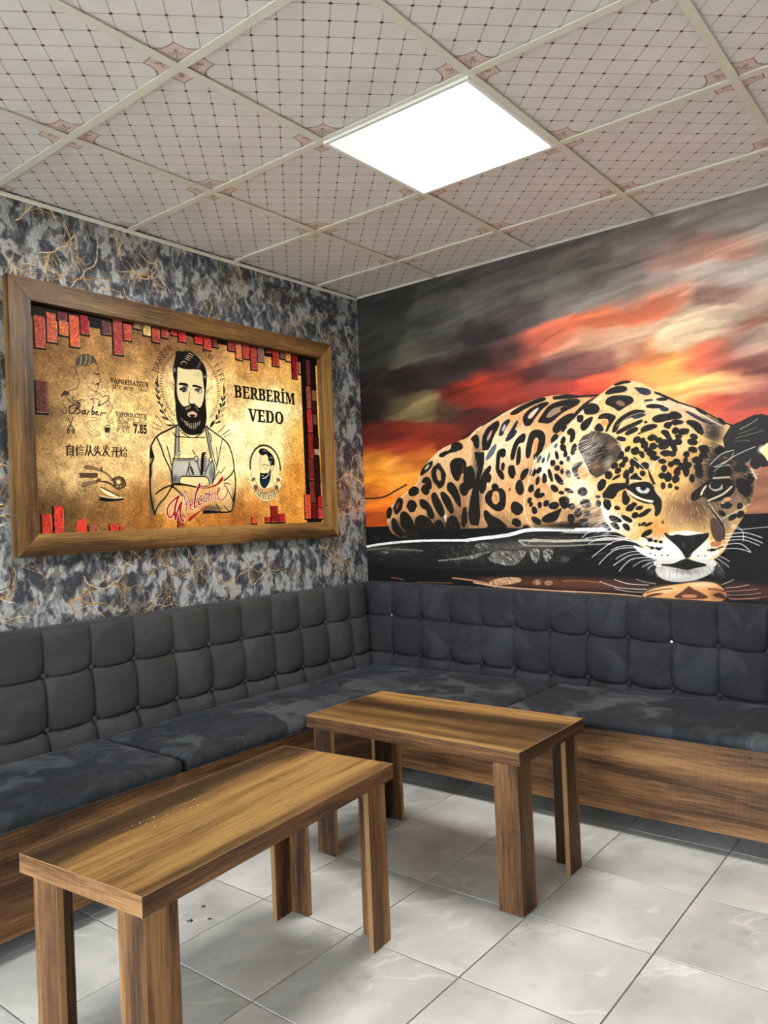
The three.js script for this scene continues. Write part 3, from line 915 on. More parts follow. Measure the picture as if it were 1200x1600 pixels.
["p","#ecdcb8",[772,319,782,315,791,320,791,326,775,325]],
["p",K,[731,349,745,353,765,339,781,337,797,336,816,347,833,345,836,353,819,365,802,364,783,358,760,370,741,366]],
["l","#b0a890",2.4,[744,358,761,349,774,344]],
["l","#b0a890",2.4,[749,362,764,354,774,350]],
["l","#b0a890",2.4,[800,343,812,355,819,361]],
["p","#c8a888",[750,380,769,371,784,365,799,369,815,378,801,383,782,380,762,386]],
["p","#d8c8a0",[750,380,768,390,775,395,762,394]],
["p","#d8c8a0",[815,378,801,393,791,395,801,385]],
["l","#c8b894",2.7,[717,402,726,415]],
["l","#c8b894",3.1,[735,414,747,434]],
["l","#c8b894",3.1,[748,418,756,439]],
["l","#c8b894",3.4,[760,424,766,446]],
["l","#c8b894",3.4,[773,424,775,448]],
["l","#c8b894",3.4,[786,424,786,449]],
["l","#c8b894",3.4,[799,421,796,447]],
["l","#c8b894",3.1,[813,416,806,438]],
["l","#c8b894",2.7,[826,410,819,429]],
["l",K,2.0,[691,248,680,250,678,268,685,291,688,314]],
["l",K,2.0,[867,261,877,255,882,271,872,301,868,315]],
],
oval: [
["p","#ecd9a0",[1238,509,1272,516,1305,544,1328,587,1333,629,1321,667,1290,718,1232,735,1173,717,1140,664,1132,624,1142,577,1174,534,1208,514]],
["l","#2a1c12",2.0,[1131,638,1134,654,1161,686,1175,717,1204,741,1231,752,1260,748,1298,729,1314,689,1334,650,1336,633]],
["p",K,[1188,540,1196,529,1213,521,1238,523,1263,537,1287,553,1300,577,1300,600,1294,617,1290,605,1278,609,1267,606,1257,583,1253,564,1242,548,1231,557,1208,560,1195,550,1193,542]],
["g","#9a9a9a",[1232,534,16,3,-2,4],0.9],
["g","#9a9a9a",[1275,568,13,4,-4,5],0.9],
["g","#b0b0a8",[1268,593,10,0,-1,10],0.9],
["p","#ecd9a0",[1204,564,1225,559,1242,550,1253,569,1258,589,1267,608,1263,631,1248,650,1225,659,1198,649,1193,632,1195,612,1200,585]],
["l",K,2.4,[1204,564,1197,587,1195,604,1198,620,1195,630,1200,638]],
["l",K,2.9,[1211,606,1228,603,1241,608,1273,610]],
["l",K,1.7,[1222,611,1221,626,1232,630,1242,625,1244,615,1236,611]],
["l",K,1.5,[1209,609,1219,615]],
["p",K,[1190,651,1201,647,1215,651,1226,652,1234,646,1248,652,1266,631,1270,610,1272,626,1269,652,1263,685,1251,704,1230,727,1216,729,1197,717,1189,694,1191,674,1195,659]],
["p","#0e2238",[1196,686,1224,683,1261,673,1257,693,1230,725,1216,727,1197,713]],
["p","#a8b0b8",[1203,661,1217,659,1221,665,1205,667]],
["p","#a8b0b8",[1197,677,1219,675,1242,662,1265,643,1262,652,1241,671,1227,681]],
["e","#ecd9a0",[1279,622,10,0,-1,13]],
["l",K,1.5,[1270,614,1287,613,1286,630,1274,645,1268,639]],
["l","#3a2c20",1.7,[1276,649,1278,672,1280,693,1290,716]],
["l","#3a2c20",1.5,[1216,733,1244,731,1290,718]],
["p","#e8d49a",[1107,676,1130,676,1134,654,1161,682,1129,701]],
["l",K,1.5,[1107,676,1129,676,1134,654]],
["l",K,1.5,[1107,676,1129,701,1159,682]],
["p","#e8d49a",[1363,674,1341,672,1335,648,1309,682,1340,699]],
["l",K,1.5,[1363,674,1343,672,1335,648]],
["l",K,1.5,[1363,674,1341,700,1309,682]],
["g","#2a2a30",[1147,682,13,-8,7,7],0.9],
["g","#2a2a30",[1320,682,11,7,-9,7],0.9],
["p","#e8d49a",[1127,705,1147,689,1173,717,1150,739,1132,723]],
["p","#e8d49a",[1345,705,1323,686,1295,716,1320,739,1338,722]],
["g","#2a2a30",[1159,721,13,6,-9,12],0.9],
["g","#2a2a30",[1307,720,11,-5,7,10],0.9],
["l",K,1.5,[1147,689,1126,705,1132,721,1150,740,1175,717]],
["l",K,1.5,[1320,686,1347,705,1338,722,1320,739,1295,716]],
["p","#e6cf96",[1145,754,1167,727,1185,739,1231,754,1277,743,1306,729,1328,754,1286,785,1234,799,1180,785]],
["l","#3a1c10",2.0,[1145,754,1167,727,1185,740,1209,752,1237,754,1277,743,1308,729,1328,754,1286,787,1234,799,1185,788,1145,754]],
],
welcome: [
["l",RED,13.3,[693,764,661,781,628,810,618,839,629,866,650,860,658,840]],
["l",RED,17.2,[686,770,670,799,660,834,665,873]],
["l",RED,15.6,[665,873,676,840,695,799,703,796]],
["l",RED,17.2,[701,796,690,835,695,876,706,883]],
["l",RED,8.6,[706,883,726,841,736,782,731,740,720,743,715,767,727,806]],
["l",RED,9.4,[745,812,768,806,765,788,750,800,748,827,766,830]],
["l",RED,15.6,[774,821,776,782,793,734,810,709]],
["l",RED,9.4,[793,746,813,715,828,721,824,733]],
["l",RED,8.6,[774,821,789,821,805,794]],
["l",RED,10.1,[822,764,807,770,794,800,805,809,820,801]],
["l",RED,9.4,[845,752,829,770,828,794,843,795,852,773,845,752,860,758]],
["l",RED,10.1,[865,743,859,789]],
["l",RED,8.6,[864,767,880,742,878,786]],
["l",RED,8.6,[883,761,900,739,898,777,906,783]],
["l",RED,9.4,[907,758,927,742,928,724,916,733,910,770,925,789,953,783,974,758,976,730,957,711]],
["p",RED,[816,733,847,727,890,716,917,705,930,686,951,670,954,686,933,706,901,721,854,730,827,735]],
["p",RED,[731,880,743,866,796,840,850,813,889,807,850,821,803,843,765,866,745,887]],
],
};
const SKY = [[208,50,58,56,53],[657,39,74,71,68],[1053,29,87,82,79],[1405,51,101,93,89],[1721,41,122,112,106],[2006,33,141,129,122],[2238,31,151,139,132],[198,236,60,59,54],
[562,231,74,72,69],[893,194,85,82,79],[1227,199,98,94,90],[1560,197,92,84,80],[1714,194,90,83,80],[1860,188,125,111,104],[1971,199,176,128,110],[2104,212,189,132,113],
[1831,201,168,120,104],[2231,191,165,154,144],[2133,124,156,144,136],[190,385,53,53,47],[375,415,82,79,68],[638,405,69,65,61],[884,369,51,45,45],[1114,306,69,63,62],
[1326,285,106,98,93],[1459,312,113,105,99],[1648,322,110,100,93],[1826,317,142,128,118],[1993,311,169,154,142],[2225,351,176,161,149],[591,503,42,34,33],[369,523,34,26,24],
[136,489,42,33,30],[798,501,42,33,32],[1032,472,74,47,44],[427,717,124,108,72],[269,676,90,76,52],[620,754,74,52,36],[126,677,32,22,18],[1387,423,204,100,70],
[1249,461,181,90,68],[1582,399,207,106,68],[1764,391,212,102,62],[1852,372,201,138,112],[1139,539,148,70,58],[1314,551,165,112,92],[1481,518,185,132,104],[988,598,90,36,32],
[859,629,168,52,31],[748,683,106,32,24],[1170,641,74,36,34],[1345,620,94,60,58],[1477,618,116,68,62],[1202,710,132,48,42],[1606,569,181,138,112],[1700,511,195,154,122],
[1873,543,205,176,140],[1985,507,205,181,150],[2117,505,201,176,153],[2218,498,179,154,136],[2094,432,110,80,72],[2216,552,138,74,64],[2213,632,192,165,144],[1694,644,226,122,68],
[1809,683,240,165,82],[1955,754,244,189,108],[1863,772,242,176,96],[2079,780,216,160,112],[2004,685,221,102,70],[2109,683,138,74,68],[2209,726,124,69,64],[2205,807,160,98,90],
[1473,710,208,69,44],[1600,698,229,98,58],[1305,731,168,58,44],[1802,845,245,176,104],[1857,892,238,108,68],[1966,942,238,92,60],[2099,916,216,90,68],[2202,888,138,74,68],
[2174,952,192,80,62],[166,832,90,28,18],[352,851,122,38,22],[573,855,106,32,20],[742,803,71,24,20],[944,725,124,42,32],[162,907,148,48,26],[347,942,154,52,24],
[110,963,240,144,40],[252,996,245,163,68],[390,982,216,120,40],[153,1064,234,138,32],[271,1083,240,154,56],[147,1188,232,122,32],[189,1283,204,90,24],[90,1336,176,72,18],
];
const PARCH = [[781,237,217,192,128],[1255,518,232,204,128],[1078,591,236,212,140],[1358,310,236,212,144],[976,184,201,165,100],[249,403,202,169,106],[180,673,200,168,106],[100,623,138,106,58],
[66,444,90,68,36],[85,314,122,92,48],[53,777,92,70,40],[146,830,74,52,24],[290,806,106,74,36],[412,835,122,84,38],[357,669,192,152,90],[461,442,200,168,104],
[532,322,184,148,84],[441,162,138,102,54],[231,138,138,100,52],[118,154,106,74,40],[610,81,106,74,40],[865,58,106,72,38],[1105,72,168,124,60],[1325,76,184,138,68],
[1511,157,200,154,72],[1545,435,200,146,60],[1533,646,184,122,44],[1475,786,192,128,48],[1239,818,184,124,52],[1106,849,138,84,32],[862,890,154,98,38],[679,840,168,116,46],
[506,880,122,76,28],[1158,686,224,188,112],[766,541,208,176,112],];
// ---------------------------------------------------------------- noise and drawing helpers

function rng(seed) { let s = seed | 0; return () => { s = (s + 0x6d2b79f5) | 0; let t = Math.imul(s ^ (s >>> 15), 1 | s); t = (t + Math.imul(t ^ (t >>> 7), 61 | t)) ^ t; return ((t ^ (t >>> 14)) >>> 0) / 4294967296; }; }
function hash(ix, iy, s) { let h = Math.imul(ix, 374761393) + Math.imul(iy, 668265263) + Math.imul(s, 1274126177); h = Math.imul(h ^ (h >>> 13), 1274126177); return ((h ^ (h >>> 16)) >>> 0) / 4294967296; }
function vnoise(x, y, px, py, s) {                         // value noise, periodic px by py cells
  const ix = Math.floor(x), iy = Math.floor(y), fx = x - ix, fy = y - iy, u = fx * fx * (3 - 2 * fx), v = fy * fy * (3 - 2 * fy);
  const x0 = ((ix % px) + px) % px, x1 = (x0 + 1) % px, y0 = ((iy % py) + py) % py, y1 = (y0 + 1) % py;
  const a = hash(x0, y0, s), b = hash(x1, y0, s), c = hash(x0, y1, s), d = hash(x1, y1, s);
  return a + (b - a) * u + (c - a) * v + (a - b - c + d) * u * v;
}
function fbm(x, y, px, py, s, oct) { let v = 0, a = 0.5, n = 0; for (let i = 0; i < oct; i++) { v += a * vnoise(x, y, px, py, s + i); n += a; x *= 2; y *= 2; px *= 2; py *= 2; a *= 0.5; } return v / n; }
const clamp = (v, a = 0, b = 1) => Math.min(b, Math.max(a, v)), smooth = (a, b, v) => { v = clamp((v - a) / (b - a)); return v * v * (3 - 2 * v); }, mix = (a, b, t) => a + (b - a) * t;
const hex = (h) => [parseInt(h.slice(1, 3), 16), parseInt(h.slice(3, 5), 16), parseInt(h.slice(5, 7), 16)];
function canvas(w, h) { const c = document.createElement('canvas'); c.width = w; c.height = h; return c; }
function paintPixels(w, h, fn) {                           // fn(x, y, out) sets out[0..2], 0 to 255
  const c = canvas(w, h), g = c.getContext('2d'), d = g.createImageData(w, h), o = [0, 0, 0];
  for (let y = 0, i = 0; y < h; y++) for (let x = 0; x < w; x++, i += 4) { fn(x, y, o); d.data[i] = clamp(o[0], 0, 255); d.data[i + 1] = clamp(o[1], 0, 255); d.data[i + 2] = clamp(o[2], 0, 255); d.data[i + 3] = 255; }
  g.putImageData(d, 0, 0); return c;
}
function tex(c, srgb = true, repeat = true) {
  const t = new THREE.CanvasTexture(c); t.colorSpace = srgb ? THREE.SRGBColorSpace : THREE.NoColorSpace; t.magFilter = THREE.LinearFilter;
  t.wrapS = t.wrapT = repeat ? THREE.RepeatWrapping : THREE.ClampToEdgeWrapping; return t;
}
function ramp(stops, t, o) { let i = 0; while (i < stops.length - 2 && t > stops[i + 1][0]) i++; const [a, ca] = stops[i], [b, cb] = stops[i + 1], k = clamp((t - a) / (b - a)); for (let c = 0; c < 3; c++) o[c] = mix(ca[c], cb[c], k); }
// Colours blended between scattered dabs of paint (mm on the print), at a coarse step.
function dabs(list, w, h, sigx, sigy) {
  const pts = list, out = new Float32Array(w.n * h.n * 3);
  for (let j = 0, k = 0; j < h.n; j++) for (let i = 0; i < w.n; i++, k += 3) {
    const x = w.a + (i + 0.5) / w.n * (w.b - w.a), y = h.a + (j + 0.5) / h.n * (h.b - h.a); let s = 1e-30, r = 0, g = 0, b = 0;
    for (const p of pts) { const dx = (x - p[0]) / sigx, dy = (y - p[1]) / sigy, q = dx * dx + dy * dy, e = Math.exp(-Math.min(q, 14) * 1.1) + 2e-4 / (1 + q * q); s += e; r += e * p[2]; g += e * p[3]; b += e * p[4]; }
    out[k] = r / s; out[k + 1] = g / s; out[k + 2] = b / s;
  }
  return (u, v, o) => {
    const fx = clamp(u * w.n - 0.5, 0, w.n - 1.001), fy = clamp(v * h.n - 0.5, 0, h.n - 1.001), i = Math.floor(fx), j = Math.floor(fy), tx = fx - i, ty = fy - j, a = (j * w.n + i) * 3, b = a + w.n * 3;
    for (let c = 0; c < 3; c++) o[c] = mix(mix(out[a + c], out[a + 3 + c], tx), mix(out[b + c], out[b + 3 + c], tx), ty);
  };
}
function smoothPath(g, p, close) {
  const n = p.length / 2, P = (i) => [p[((i % n) + n) % n * 2], p[((i % n) + n) % n * 2 + 1]];
  g.beginPath();
  if (close) { const a = P(n - 1), b = P(0); g.moveTo((a[0] + b[0]) / 2, (a[1] + b[1]) / 2); for (let i = 0; i < n; i++) { const c = P(i), d = P(i + 1); g.quadraticCurveTo(c[0], c[1], (c[0] + d[0]) / 2, (c[1] + d[1]) / 2); } g.closePath(); }
  else { g.moveTo(p[0], p[1]); for (let i = 1; i < n - 1; i++) { const c = P(i), d = P(i + 1); if (i < n - 2) g.quadraticCurveTo(c[0], c[1], (c[0] + d[0]) / 2, (c[1] + d[1]) / 2); else g.quadraticCurveTo(c[0], c[1], d[0], d[1]); } if (n === 2) g.lineTo(p[2], p[3]); }
}
const FONT = { slab: 'bold 100px serif', mono: '100px monospace', sans: 'bold 100px sans-serif', serif: 'bold 100px serif' };
function strokes(g, list, r, fur = 0) {                    // draws one layer of the print
  for (const s of list) {
    const [k, c] = s; g.globalAlpha = 1;
    if (k === 'p') { if (c === '#d9c590') g.globalAlpha = 0.4; smoothPath(g, s[2], true); g.fillStyle = c; g.fill(); if (fur && c === K) { g.strokeStyle = K; g.lineWidth = fur; g.lineJoin = 'round'; g.stroke(); } }
    else if (k === 'P') { g.beginPath(); for (let i = 0; i < s[2].length; i += 2) g.lineTo(s[2][i], s[2][i + 1]); g.closePath(); g.fillStyle = c; g.fill(); }
    else if (k === 'l') { smoothPath(g, s[3], false); g.strokeStyle = c; g.lineWidth = s[2]; g.lineCap = g.lineJoin = 'round'; g.stroke(); }
    else if (k === 'e' || k === 'g') {
      const [x, y, ux, uy, vx, vy] = s[2]; g.save(); g.transform(ux, uy, vx, vy, x, y);
      if (k === 'g') { const q = g.createRadialGradient(0, 0, 0, 0, 0, 1.25), [R, G, B] = hex(c); for (const t of [0, 0.25, 0.5, 0.75, 1]) q.addColorStop(t, `rgba(${R},${G},${B},${s[3] * Math.pow(1 - t * t, 1.5)})`); g.fillStyle = q; g.beginPath(); g.arc(0, 0, 1.25, 0, 7); g.fill(); }
      else { g.beginPath(); const n = 14; for (let i = 0; i < n; i++) { const a = i / n * 2 * Math.PI, w = 1 + (r() - 0.5) * 0.22; g.lineTo(Math.cos(a) * w, Math.sin(a) * w); } g.closePath(); g.fillStyle = c; g.fill(); }
      g.restore(); if (fur && k === 'e' && c === K) { g.strokeStyle = K; g.lineWidth = fur * 0.8; g.lineJoin = 'round'; g.stroke(); }
    } else if (k === 'b') {
      const [x0, y0, x1, y1] = s[2], [R, G, B] = hex(c); g.fillStyle = '#0f0a08'; g.fillRect(x0 - 5, y0, x1 - x0 + 7, y1 - y0 + 7); g.fillStyle = c; g.beginPath();
      g.moveTo(x0 + r() * 4, y0); g.lineTo(x1 - r() * 4, y0); g.lineTo(x1 + r() * 3, (y0 + y1) / 2); g.lineTo(x1 - r() * 5, y1); g.lineTo(x0 + r() * 5, y1 - r() * 4); g.closePath(); g.fill();
      const n = Math.min(160, (x1 - x0) * (y1 - y0) / 30);
      for (let i = 0; i < n; i++) { const f = 0.55 + r() * 0.9; g.fillStyle = `rgba(${R * f | 0},${G * f | 0},${B * f | 0},0.5)`; g.beginPath(); g.ellipse(mix(x0 + 4, x1 - 4, r()), mix(y0 + 3, y1 - 3, r()), 2 + r() * 7, 1 + r() * 4, r() * 3, 0, 7); g.fill(); }
      if (R > 90) { g.strokeStyle = 'rgba(230,200,170,0.55)'; g.lineWidth = 2; g.beginPath(); g.moveTo(x1 - 1, y0 + 4); g.lineTo(x1 - 1, y1 - 3); g.lineTo(x0 + 3, y1 - 2); g.stroke(); }
    } else if (k === 't') {
      const [x0, y0, x1, y1] = s[3]; g.save(); g.translate(x0, (y0 + y1) / 2); g.font = FONT[c]; g.fillStyle = '#1c130a'; g.strokeStyle = '#1c130a'; g.lineWidth = 5; g.textBaseline = 'alphabetic';
      const w = g.measureText(s[4]).width, cap = c === 'mono' ? 72 : 72; g.scale((x1 - x0) / w, s[2] / cap); g.fillText(s[4], 0, 0); g.strokeText(s[4], 0, 0); g.restore();
    }
  }
  g.globalAlpha = 1;
}
function hairs(g, path, n, box, dir, cols, len, r, alpha = 0.5, lw = 1.6) {   // short brush hairs inside a traced outline
  g.save(); smoothPath(g, path, true); g.clip();
  for (let i = 0; i < n; i++) { const x = mix(box[0], box[2], r()), y = mix(box[1], box[3], r()), a = dir(x, y) + (r() - 0.5) * 0.9, l = len * (0.5 + r()); g.globalAlpha = alpha * r(); g.strokeStyle = cols[(r() * cols.length) | 0]; g.lineWidth = lw * (0.5 + r()); g.beginPath(); g.moveTo(x, y); g.lineTo(x + Math.cos(a) * l, y + Math.sin(a) * l); g.stroke(); }
  g.restore(); g.globalAlpha = 1;
}

function shaded(g, list, r) { strokes(g, [list[0]], r); g.save(); smoothPath(g, list[0][2], true); g.clip(); strokes(g, list.slice(1).filter((s) => s[0] === 'g'), r); g.restore(); strokes(g, list.slice(1).filter((s) => s[0] !== 'g'), r); }
function boxOf(p) { let a = 1e9, b = 1e9, c = -1e9, d = -1e9; for (let i = 0; i < p.length; i += 2) { a = Math.min(a, p[i]); c = Math.max(c, p[i]); b = Math.min(b, p[i + 1]); d = Math.max(d, p[i + 1]); } return [a, b, c, d]; }

// ---------------------------------------------------------------- printed mural: jaguar on a rock at sunset (drawn in mm from the ceiling line)
const MURAL_W = ROOM_X * 1000, MURAL_H = 1850;
function muralPrint() {
  const cw = 2048, ch = 1060, r = rng(7), col = dabs(SKY, { n: 320, a: 0, b: MURAL_W }, { n: 160, a: 0, b: MURAL_H }, 96, 46);
  const c = paintPixels(cw, ch, (px, py, o) => {
    const x = px / cw * MURAL_W, y = py / ch * MURAL_H;
    const t = y + 0.1 * x, w1 = fbm(x / 260, t / 150, 64, 64, 3, 6) - 0.5, w2 = fbm(x / 280, t / 80, 64, 64, 11, 6) - 0.5;
    col((x + w1 * 230) / MURAL_W, (y + w2 * 110) / MURAL_H, o);
    const s = fbm(x / 240 + w1 * 2, t / 40 + w2 * 2, 128, 128, 21, 6), f = 0.62 + 0.76 * s; o[0] *= f; o[1] *= f; o[2] *= f;
    const q = 8 * (fbm(x / 60, t / 16, 256, 256, 31, 3) - 0.5); o[0] += q; o[1] += q; o[2] += q;
  });
  const g = c.getContext('2d'); g.scale(cw / MURAL_W, ch / MURAL_H);
  g.fillStyle = '#0d0c0d'; g.fillRect(0, 1366, MURAL_W, 600);
  g.strokeStyle = '#2a120a'; g.lineWidth = 9; smoothPath(g, [0, 1196, 90, 1200, 160, 1192, 240, 1160, 320, 1130], false); g.stroke();
  shaded(g, MURAL.rear, r);
  const rear = MURAL.rear[0][2]; hairs(g, rear, 15000, [100, 700, 1700, 1420], (x) => 1.9 - x / 1400, ['#f8e2ba', '#a8683a', '#e8b880', '#6a4026', '#f2d8ac'], 17, r, 0.55, 2.2);
  strokes(g, MURAL.rearspots, r, 7);
  hairs(g, rear, 5000, [100, 700, 1700, 1420], (x) => 1.9 - x / 1400, ['#d8a870', '#b47a48', '#1a1412', '#1a1412'], 12, r, 0.45, 1.4);
  strokes(g, MURAL.rock, r);
  for (const s of MURAL.rock) if (s[0] === 'p' && s[2].length > 7 && hex(s[1])[0] > 60) { const warm = hex(s[1])[0] > hex(s[1])[2] + 30, b = boxOf(s[2]); hairs(g, s[2], 260, b, () => 0.9, warm ? ['#e8c8a0', '#3a2418', '#a87850'] : ['#d0ccc0', '#1a1918', '#8c887e', '#101010'], 26, r, 0.85, 3.2); }
  for (let i = 0; i < 900; i++) { const x = 20 + r() * 2000, y = 1420 + r() * 150, a = (r() - 0.4) * 0.5, l = 8 + r() * 40; g.globalAlpha = 0.10 + 0.25 * r(); g.strokeStyle = r() < 0.45 ? '#8c887e' : '#050505'; g.lineWidth = 1 + r() * 4; g.beginPath(); g.moveTo(x, y); g.lineTo(x + Math.cos(a) * l, y + Math.sin(a) * l); g.stroke(); }
  for (let i = 0; i < 700; i++) { const x = 560 + r() * 800 * (0.3 + 0.7 * r()), y = 1480 + r() * 90, a = 0.6 + r() * 1.2, l = 6 + r() * 26; g.globalAlpha = 0.3 * r(); g.strokeStyle = r() < 0.6 ? '#b8b4a8' : '#0a0a0a'; g.lineWidth = 1 + r() * 3; g.beginPath(); g.moveTo(x, y); g.lineTo(x + Math.cos(a) * l, y + Math.sin(a) * l); g.stroke(); }
  g.globalAlpha = 1; shaded(g, MURAL.shoulder, r);
  const sh = MURAL.shoulder[0][2]; hairs(g, sh, 12000, [900, 500, 2300, 1450], () => 2.3, ['#fbeccc', '#c4843f', '#f2cf94', '#7a4e2a'], 16, r, 0.55, 2.2);
  strokes(g, MURAL.shoulderspots, r, 7);
  hairs(g, sh, 5000, [900, 500, 2300, 1450], () => 2.3, ['#f6e2b8', '#d8a058', '#1a1412', '#1a1412'], 12, r, 0.5, 1.4);
  strokes(g, MURAL.rock.slice(-3).concat([]), r);
  strokes(g, [MURAL.rock.find((s) => s[1] === '#f0eee8')], r);
  strokes(g, MURAL.reflection, r); shaded(g, MURAL.head, r);
  const hd = MURAL.head[0][2]; hairs(g, hd, 15000, [1200, 650, 2300, 1650], (x, y) => Math.atan2(y - 1150, x - 1850) + 0.2, ['#fff4dc', '#b87838', '#f0c880', '#c89858', '#5a3a24'], 15, r, 0.5, 2);
  strokes(g, MURAL.ear, r);
  for (const s of [MURAL.ear[0]]) hairs(g, s[2], 500, [1230, 650, 1700, 1150], () => -0.5, ['#cfc4b0', '#1a1412', '#a89878', '#e8e0cc'], 45, r, 0.8, 2);
  strokes(g, MURAL.headspots, r, 7);
  hairs(g, hd, 5000, [1200, 650, 2300, 1650], (x, y) => Math.atan2(y - 1150, x - 1850) + 0.2, ['#f8e8c8', '#c88a48', '#1a1412'], 12, r, 0.45, 1.2);
  for (let i = 0; i < 260; i++) { const x = 1690 + r() * 320, y = 1560 + r() * 60, a = 1.57 + (1850 - x) / 260 + (r() - 0.5) * 0.3; g.globalAlpha = 0.4; g.strokeStyle = r() < 0.6 ? "#e4e0d8" : "#4a4644"; g.lineWidth = 1.5; g.beginPath(); g.moveTo(x, y); g.lineTo(x + Math.cos(a) * 30, y + Math.sin(a) * 30); g.stroke(); }
  for (let i = 0; i < 500; i++) { const a = 2.2 + r() * 1.6, R = 290 + r() * 90, x = 1790 + Math.cos(a) * R * 1.25, y = 1170 + Math.sin(a) * R * 0.9; g.globalAlpha = 0.55; g.strokeStyle = '#f4efe4'; g.lineWidth = 1.6; g.beginPath(); g.moveTo(x, y); g.lineTo(x - 30 - r() * 25, y + 6 + r() * 22); g.stroke(); }
  g.globalAlpha = 1; strokes(g, [MURAL.headspots.at(-1)], r, 5); strokes(g, MURAL.whiskers, r);
  const f = g.getImageData(0, 0, cw, ch), d = f.data;      // weave of the print
  for (let i = 0, n = cw * ch; i < n; i++) { const k = 0.92 + (hash(i % cw, (i / cw) | 0, 5) - 0.5) * 0.08; d[i * 4] *= k; d[i * 4 + 1] *= k; d[i * 4 + 2] *= k; }
  g.putImageData(f, 0, 0);
  return tex(c, true, false);
}

// ---------------------------------------------------------------- printed barber poster (mm from the top left of the print)
const PW = 1655, PH = 915;
function posterPrint() {
  const cw = 2048, ch = 1132, r = rng(19), col = dabs(PARCH, { n: 200, a: 0, b: PW }, { n: 110, a: 0, b: PH }, 120, 100);
  const c = paintPixels(cw, ch, (px, py, o) => {
    const x = px / cw * PW, y = py / ch * PH, w = fbm(x / 120, y / 120, 32, 32, 5, 3) - 0.5; col(x / PW + w * 0.06, y / PH - w * 0.09, o);
    const a = fbm((x + y) / 11, (x - y) / 4, 256, 256, 40, 3) - 0.5, b = fbm((x - y) / 9, (x + y) / 4, 256, 256, 50, 3) - 0.5, k = 1.14 + (a + b) * 0.6 + 0.55 * (fbm(x / 42 + w, y / 42, 64, 64, 60, 4) - 0.5);
    o[0] *= k; o[1] *= k; o[2] = o[2] * k * 1.1;
  });
  const g = c.getContext('2d'); g.scale(cw / PW, ch / PH);
  strokes(g, POSTER.bricks, r); strokes(g, POSTER.ink.map((s) => s[0] === 'l' ? ['l', s[1], s[1] === '#17110b' ? s[2] * 1.05 : s[2] * 1.5 + 0.6, s[3]] : s), r);
  g.strokeStyle = '#4a3820'; g.lineWidth = 4;               // dotted halo behind the head
  for (let i = 0; i < 90; i++) { const a = i / 90 * 6.2832, cx = 781, cy = 255, R0 = 160, R1 = 171; if (a > 0.9 && a < 2.2) continue; g.beginPath(); g.moveTo(cx + Math.cos(a) * R0, cy + Math.sin(a) * R0 * 1.05); g.lineTo(cx + Math.cos(a) * R1, cy + Math.sin(a) * R1 * 1.05); g.stroke(); }
  const arc = (text, cx, cy, R, a0, a1, size, font, colr) => { g.font = font; g.fillStyle = colr; g.textAlign = 'center'; [...text].forEach((ch_, i) => { const a = mix(a0, a1, text.length > 1 ? i / (text.length - 1) : 0.5); g.save(); g.translate(cx + Math.cos(a) * R, cy + Math.sin(a) * R * 1.02); g.rotate(a + (R > 0 && size > 0 ? Math.PI / 2 : -Math.PI / 2)); const k = Math.abs(size) / 100; g.scale(k, k); g.fillText(ch_, 0, 0); g.restore(); }); g.textAlign = 'start'; };
  arc('BARBER', 781, 255, 184, -2.84, -2.16, 46, '100px sans-serif', '#33261a');
  arc('FOR LIFE', 781, 255, 184, -1.14, -0.28, 46, '100px sans-serif', '#33261a');
  strokes(g, POSTER.leaves, r); strokes(g, POSTER.oval, r);
  const OVAL = { cx: 1234, cy: 618, rx: 108, ry: 115, bx: 92, by: 690, bh: 84 };   // beaded rim and the lettering on the ribbon
  g.strokeStyle = K; g.lineWidth = 5; for (let i = 0; i < 70; i++) { const a = -Math.PI * 1.04 + i / 69 * Math.PI * 1.08, x = OVAL.cx + Math.cos(a) * OVAL.rx, y = OVAL.cy + Math.sin(a) * OVAL.ry; g.beginPath(); g.moveTo(x, y); g.lineTo(OVAL.cx + Math.cos(a) * OVAL.rx * 0.94, OVAL.cy + Math.sin(a) * OVAL.ry * 0.95); g.stroke(); }
  { const t = 'BARBERSHOP'; g.font = 'bold 100px serif'; g.fillStyle = '#2a140c'; g.textAlign = 'center'; for (let i = 0; i < 10; i++) { const a = mix(2.55, 0.6, i / 9), x = OVAL.cx + 4 + Math.cos(a) * OVAL.bx, y = OVAL.by + Math.sin(a) * OVAL.bh; g.save(); g.translate(x, y); g.rotate((a - Math.PI / 2) * 0.62); g.scale(0.26, 0.44); g.fillText(t[i], 0, 30); g.restore(); } g.textAlign = 'start'; }
  g.textAlign = 'center'; g.fillStyle = '#171009';
  for (const [t, x, y, w, h] of [['BERBERİM', 1256, 274, 428, 60], ['VEDO', 1255, 386, 248, 62]]) { g.save(); g.translate(x, y); g.font = '600 100px serif'; const m = g.measureText(t).width; g.scale(w / m, h / 72); g.fillText(t, 0, 0); g.lineWidth = 3; g.strokeStyle = '#171009'; g.strokeText(t, 0, 0); g.restore(); }
  g.textAlign = 'start';
  const edge = POSTER.welcome.map((s) => s[0] === 'l' ? ['l', '#e8d8c0', s[2] * 0.62 + 5, s[3]] : ['p', '#e8d8c0', s[2]]), red = POSTER.welcome.map((s) => s[0] === 'l' ? ['l', RED, s[2] * 0.62, s[3]] : s);
  strokes(g, edge, r); strokes(g, red, r);
  return tex(c, true, false);
}

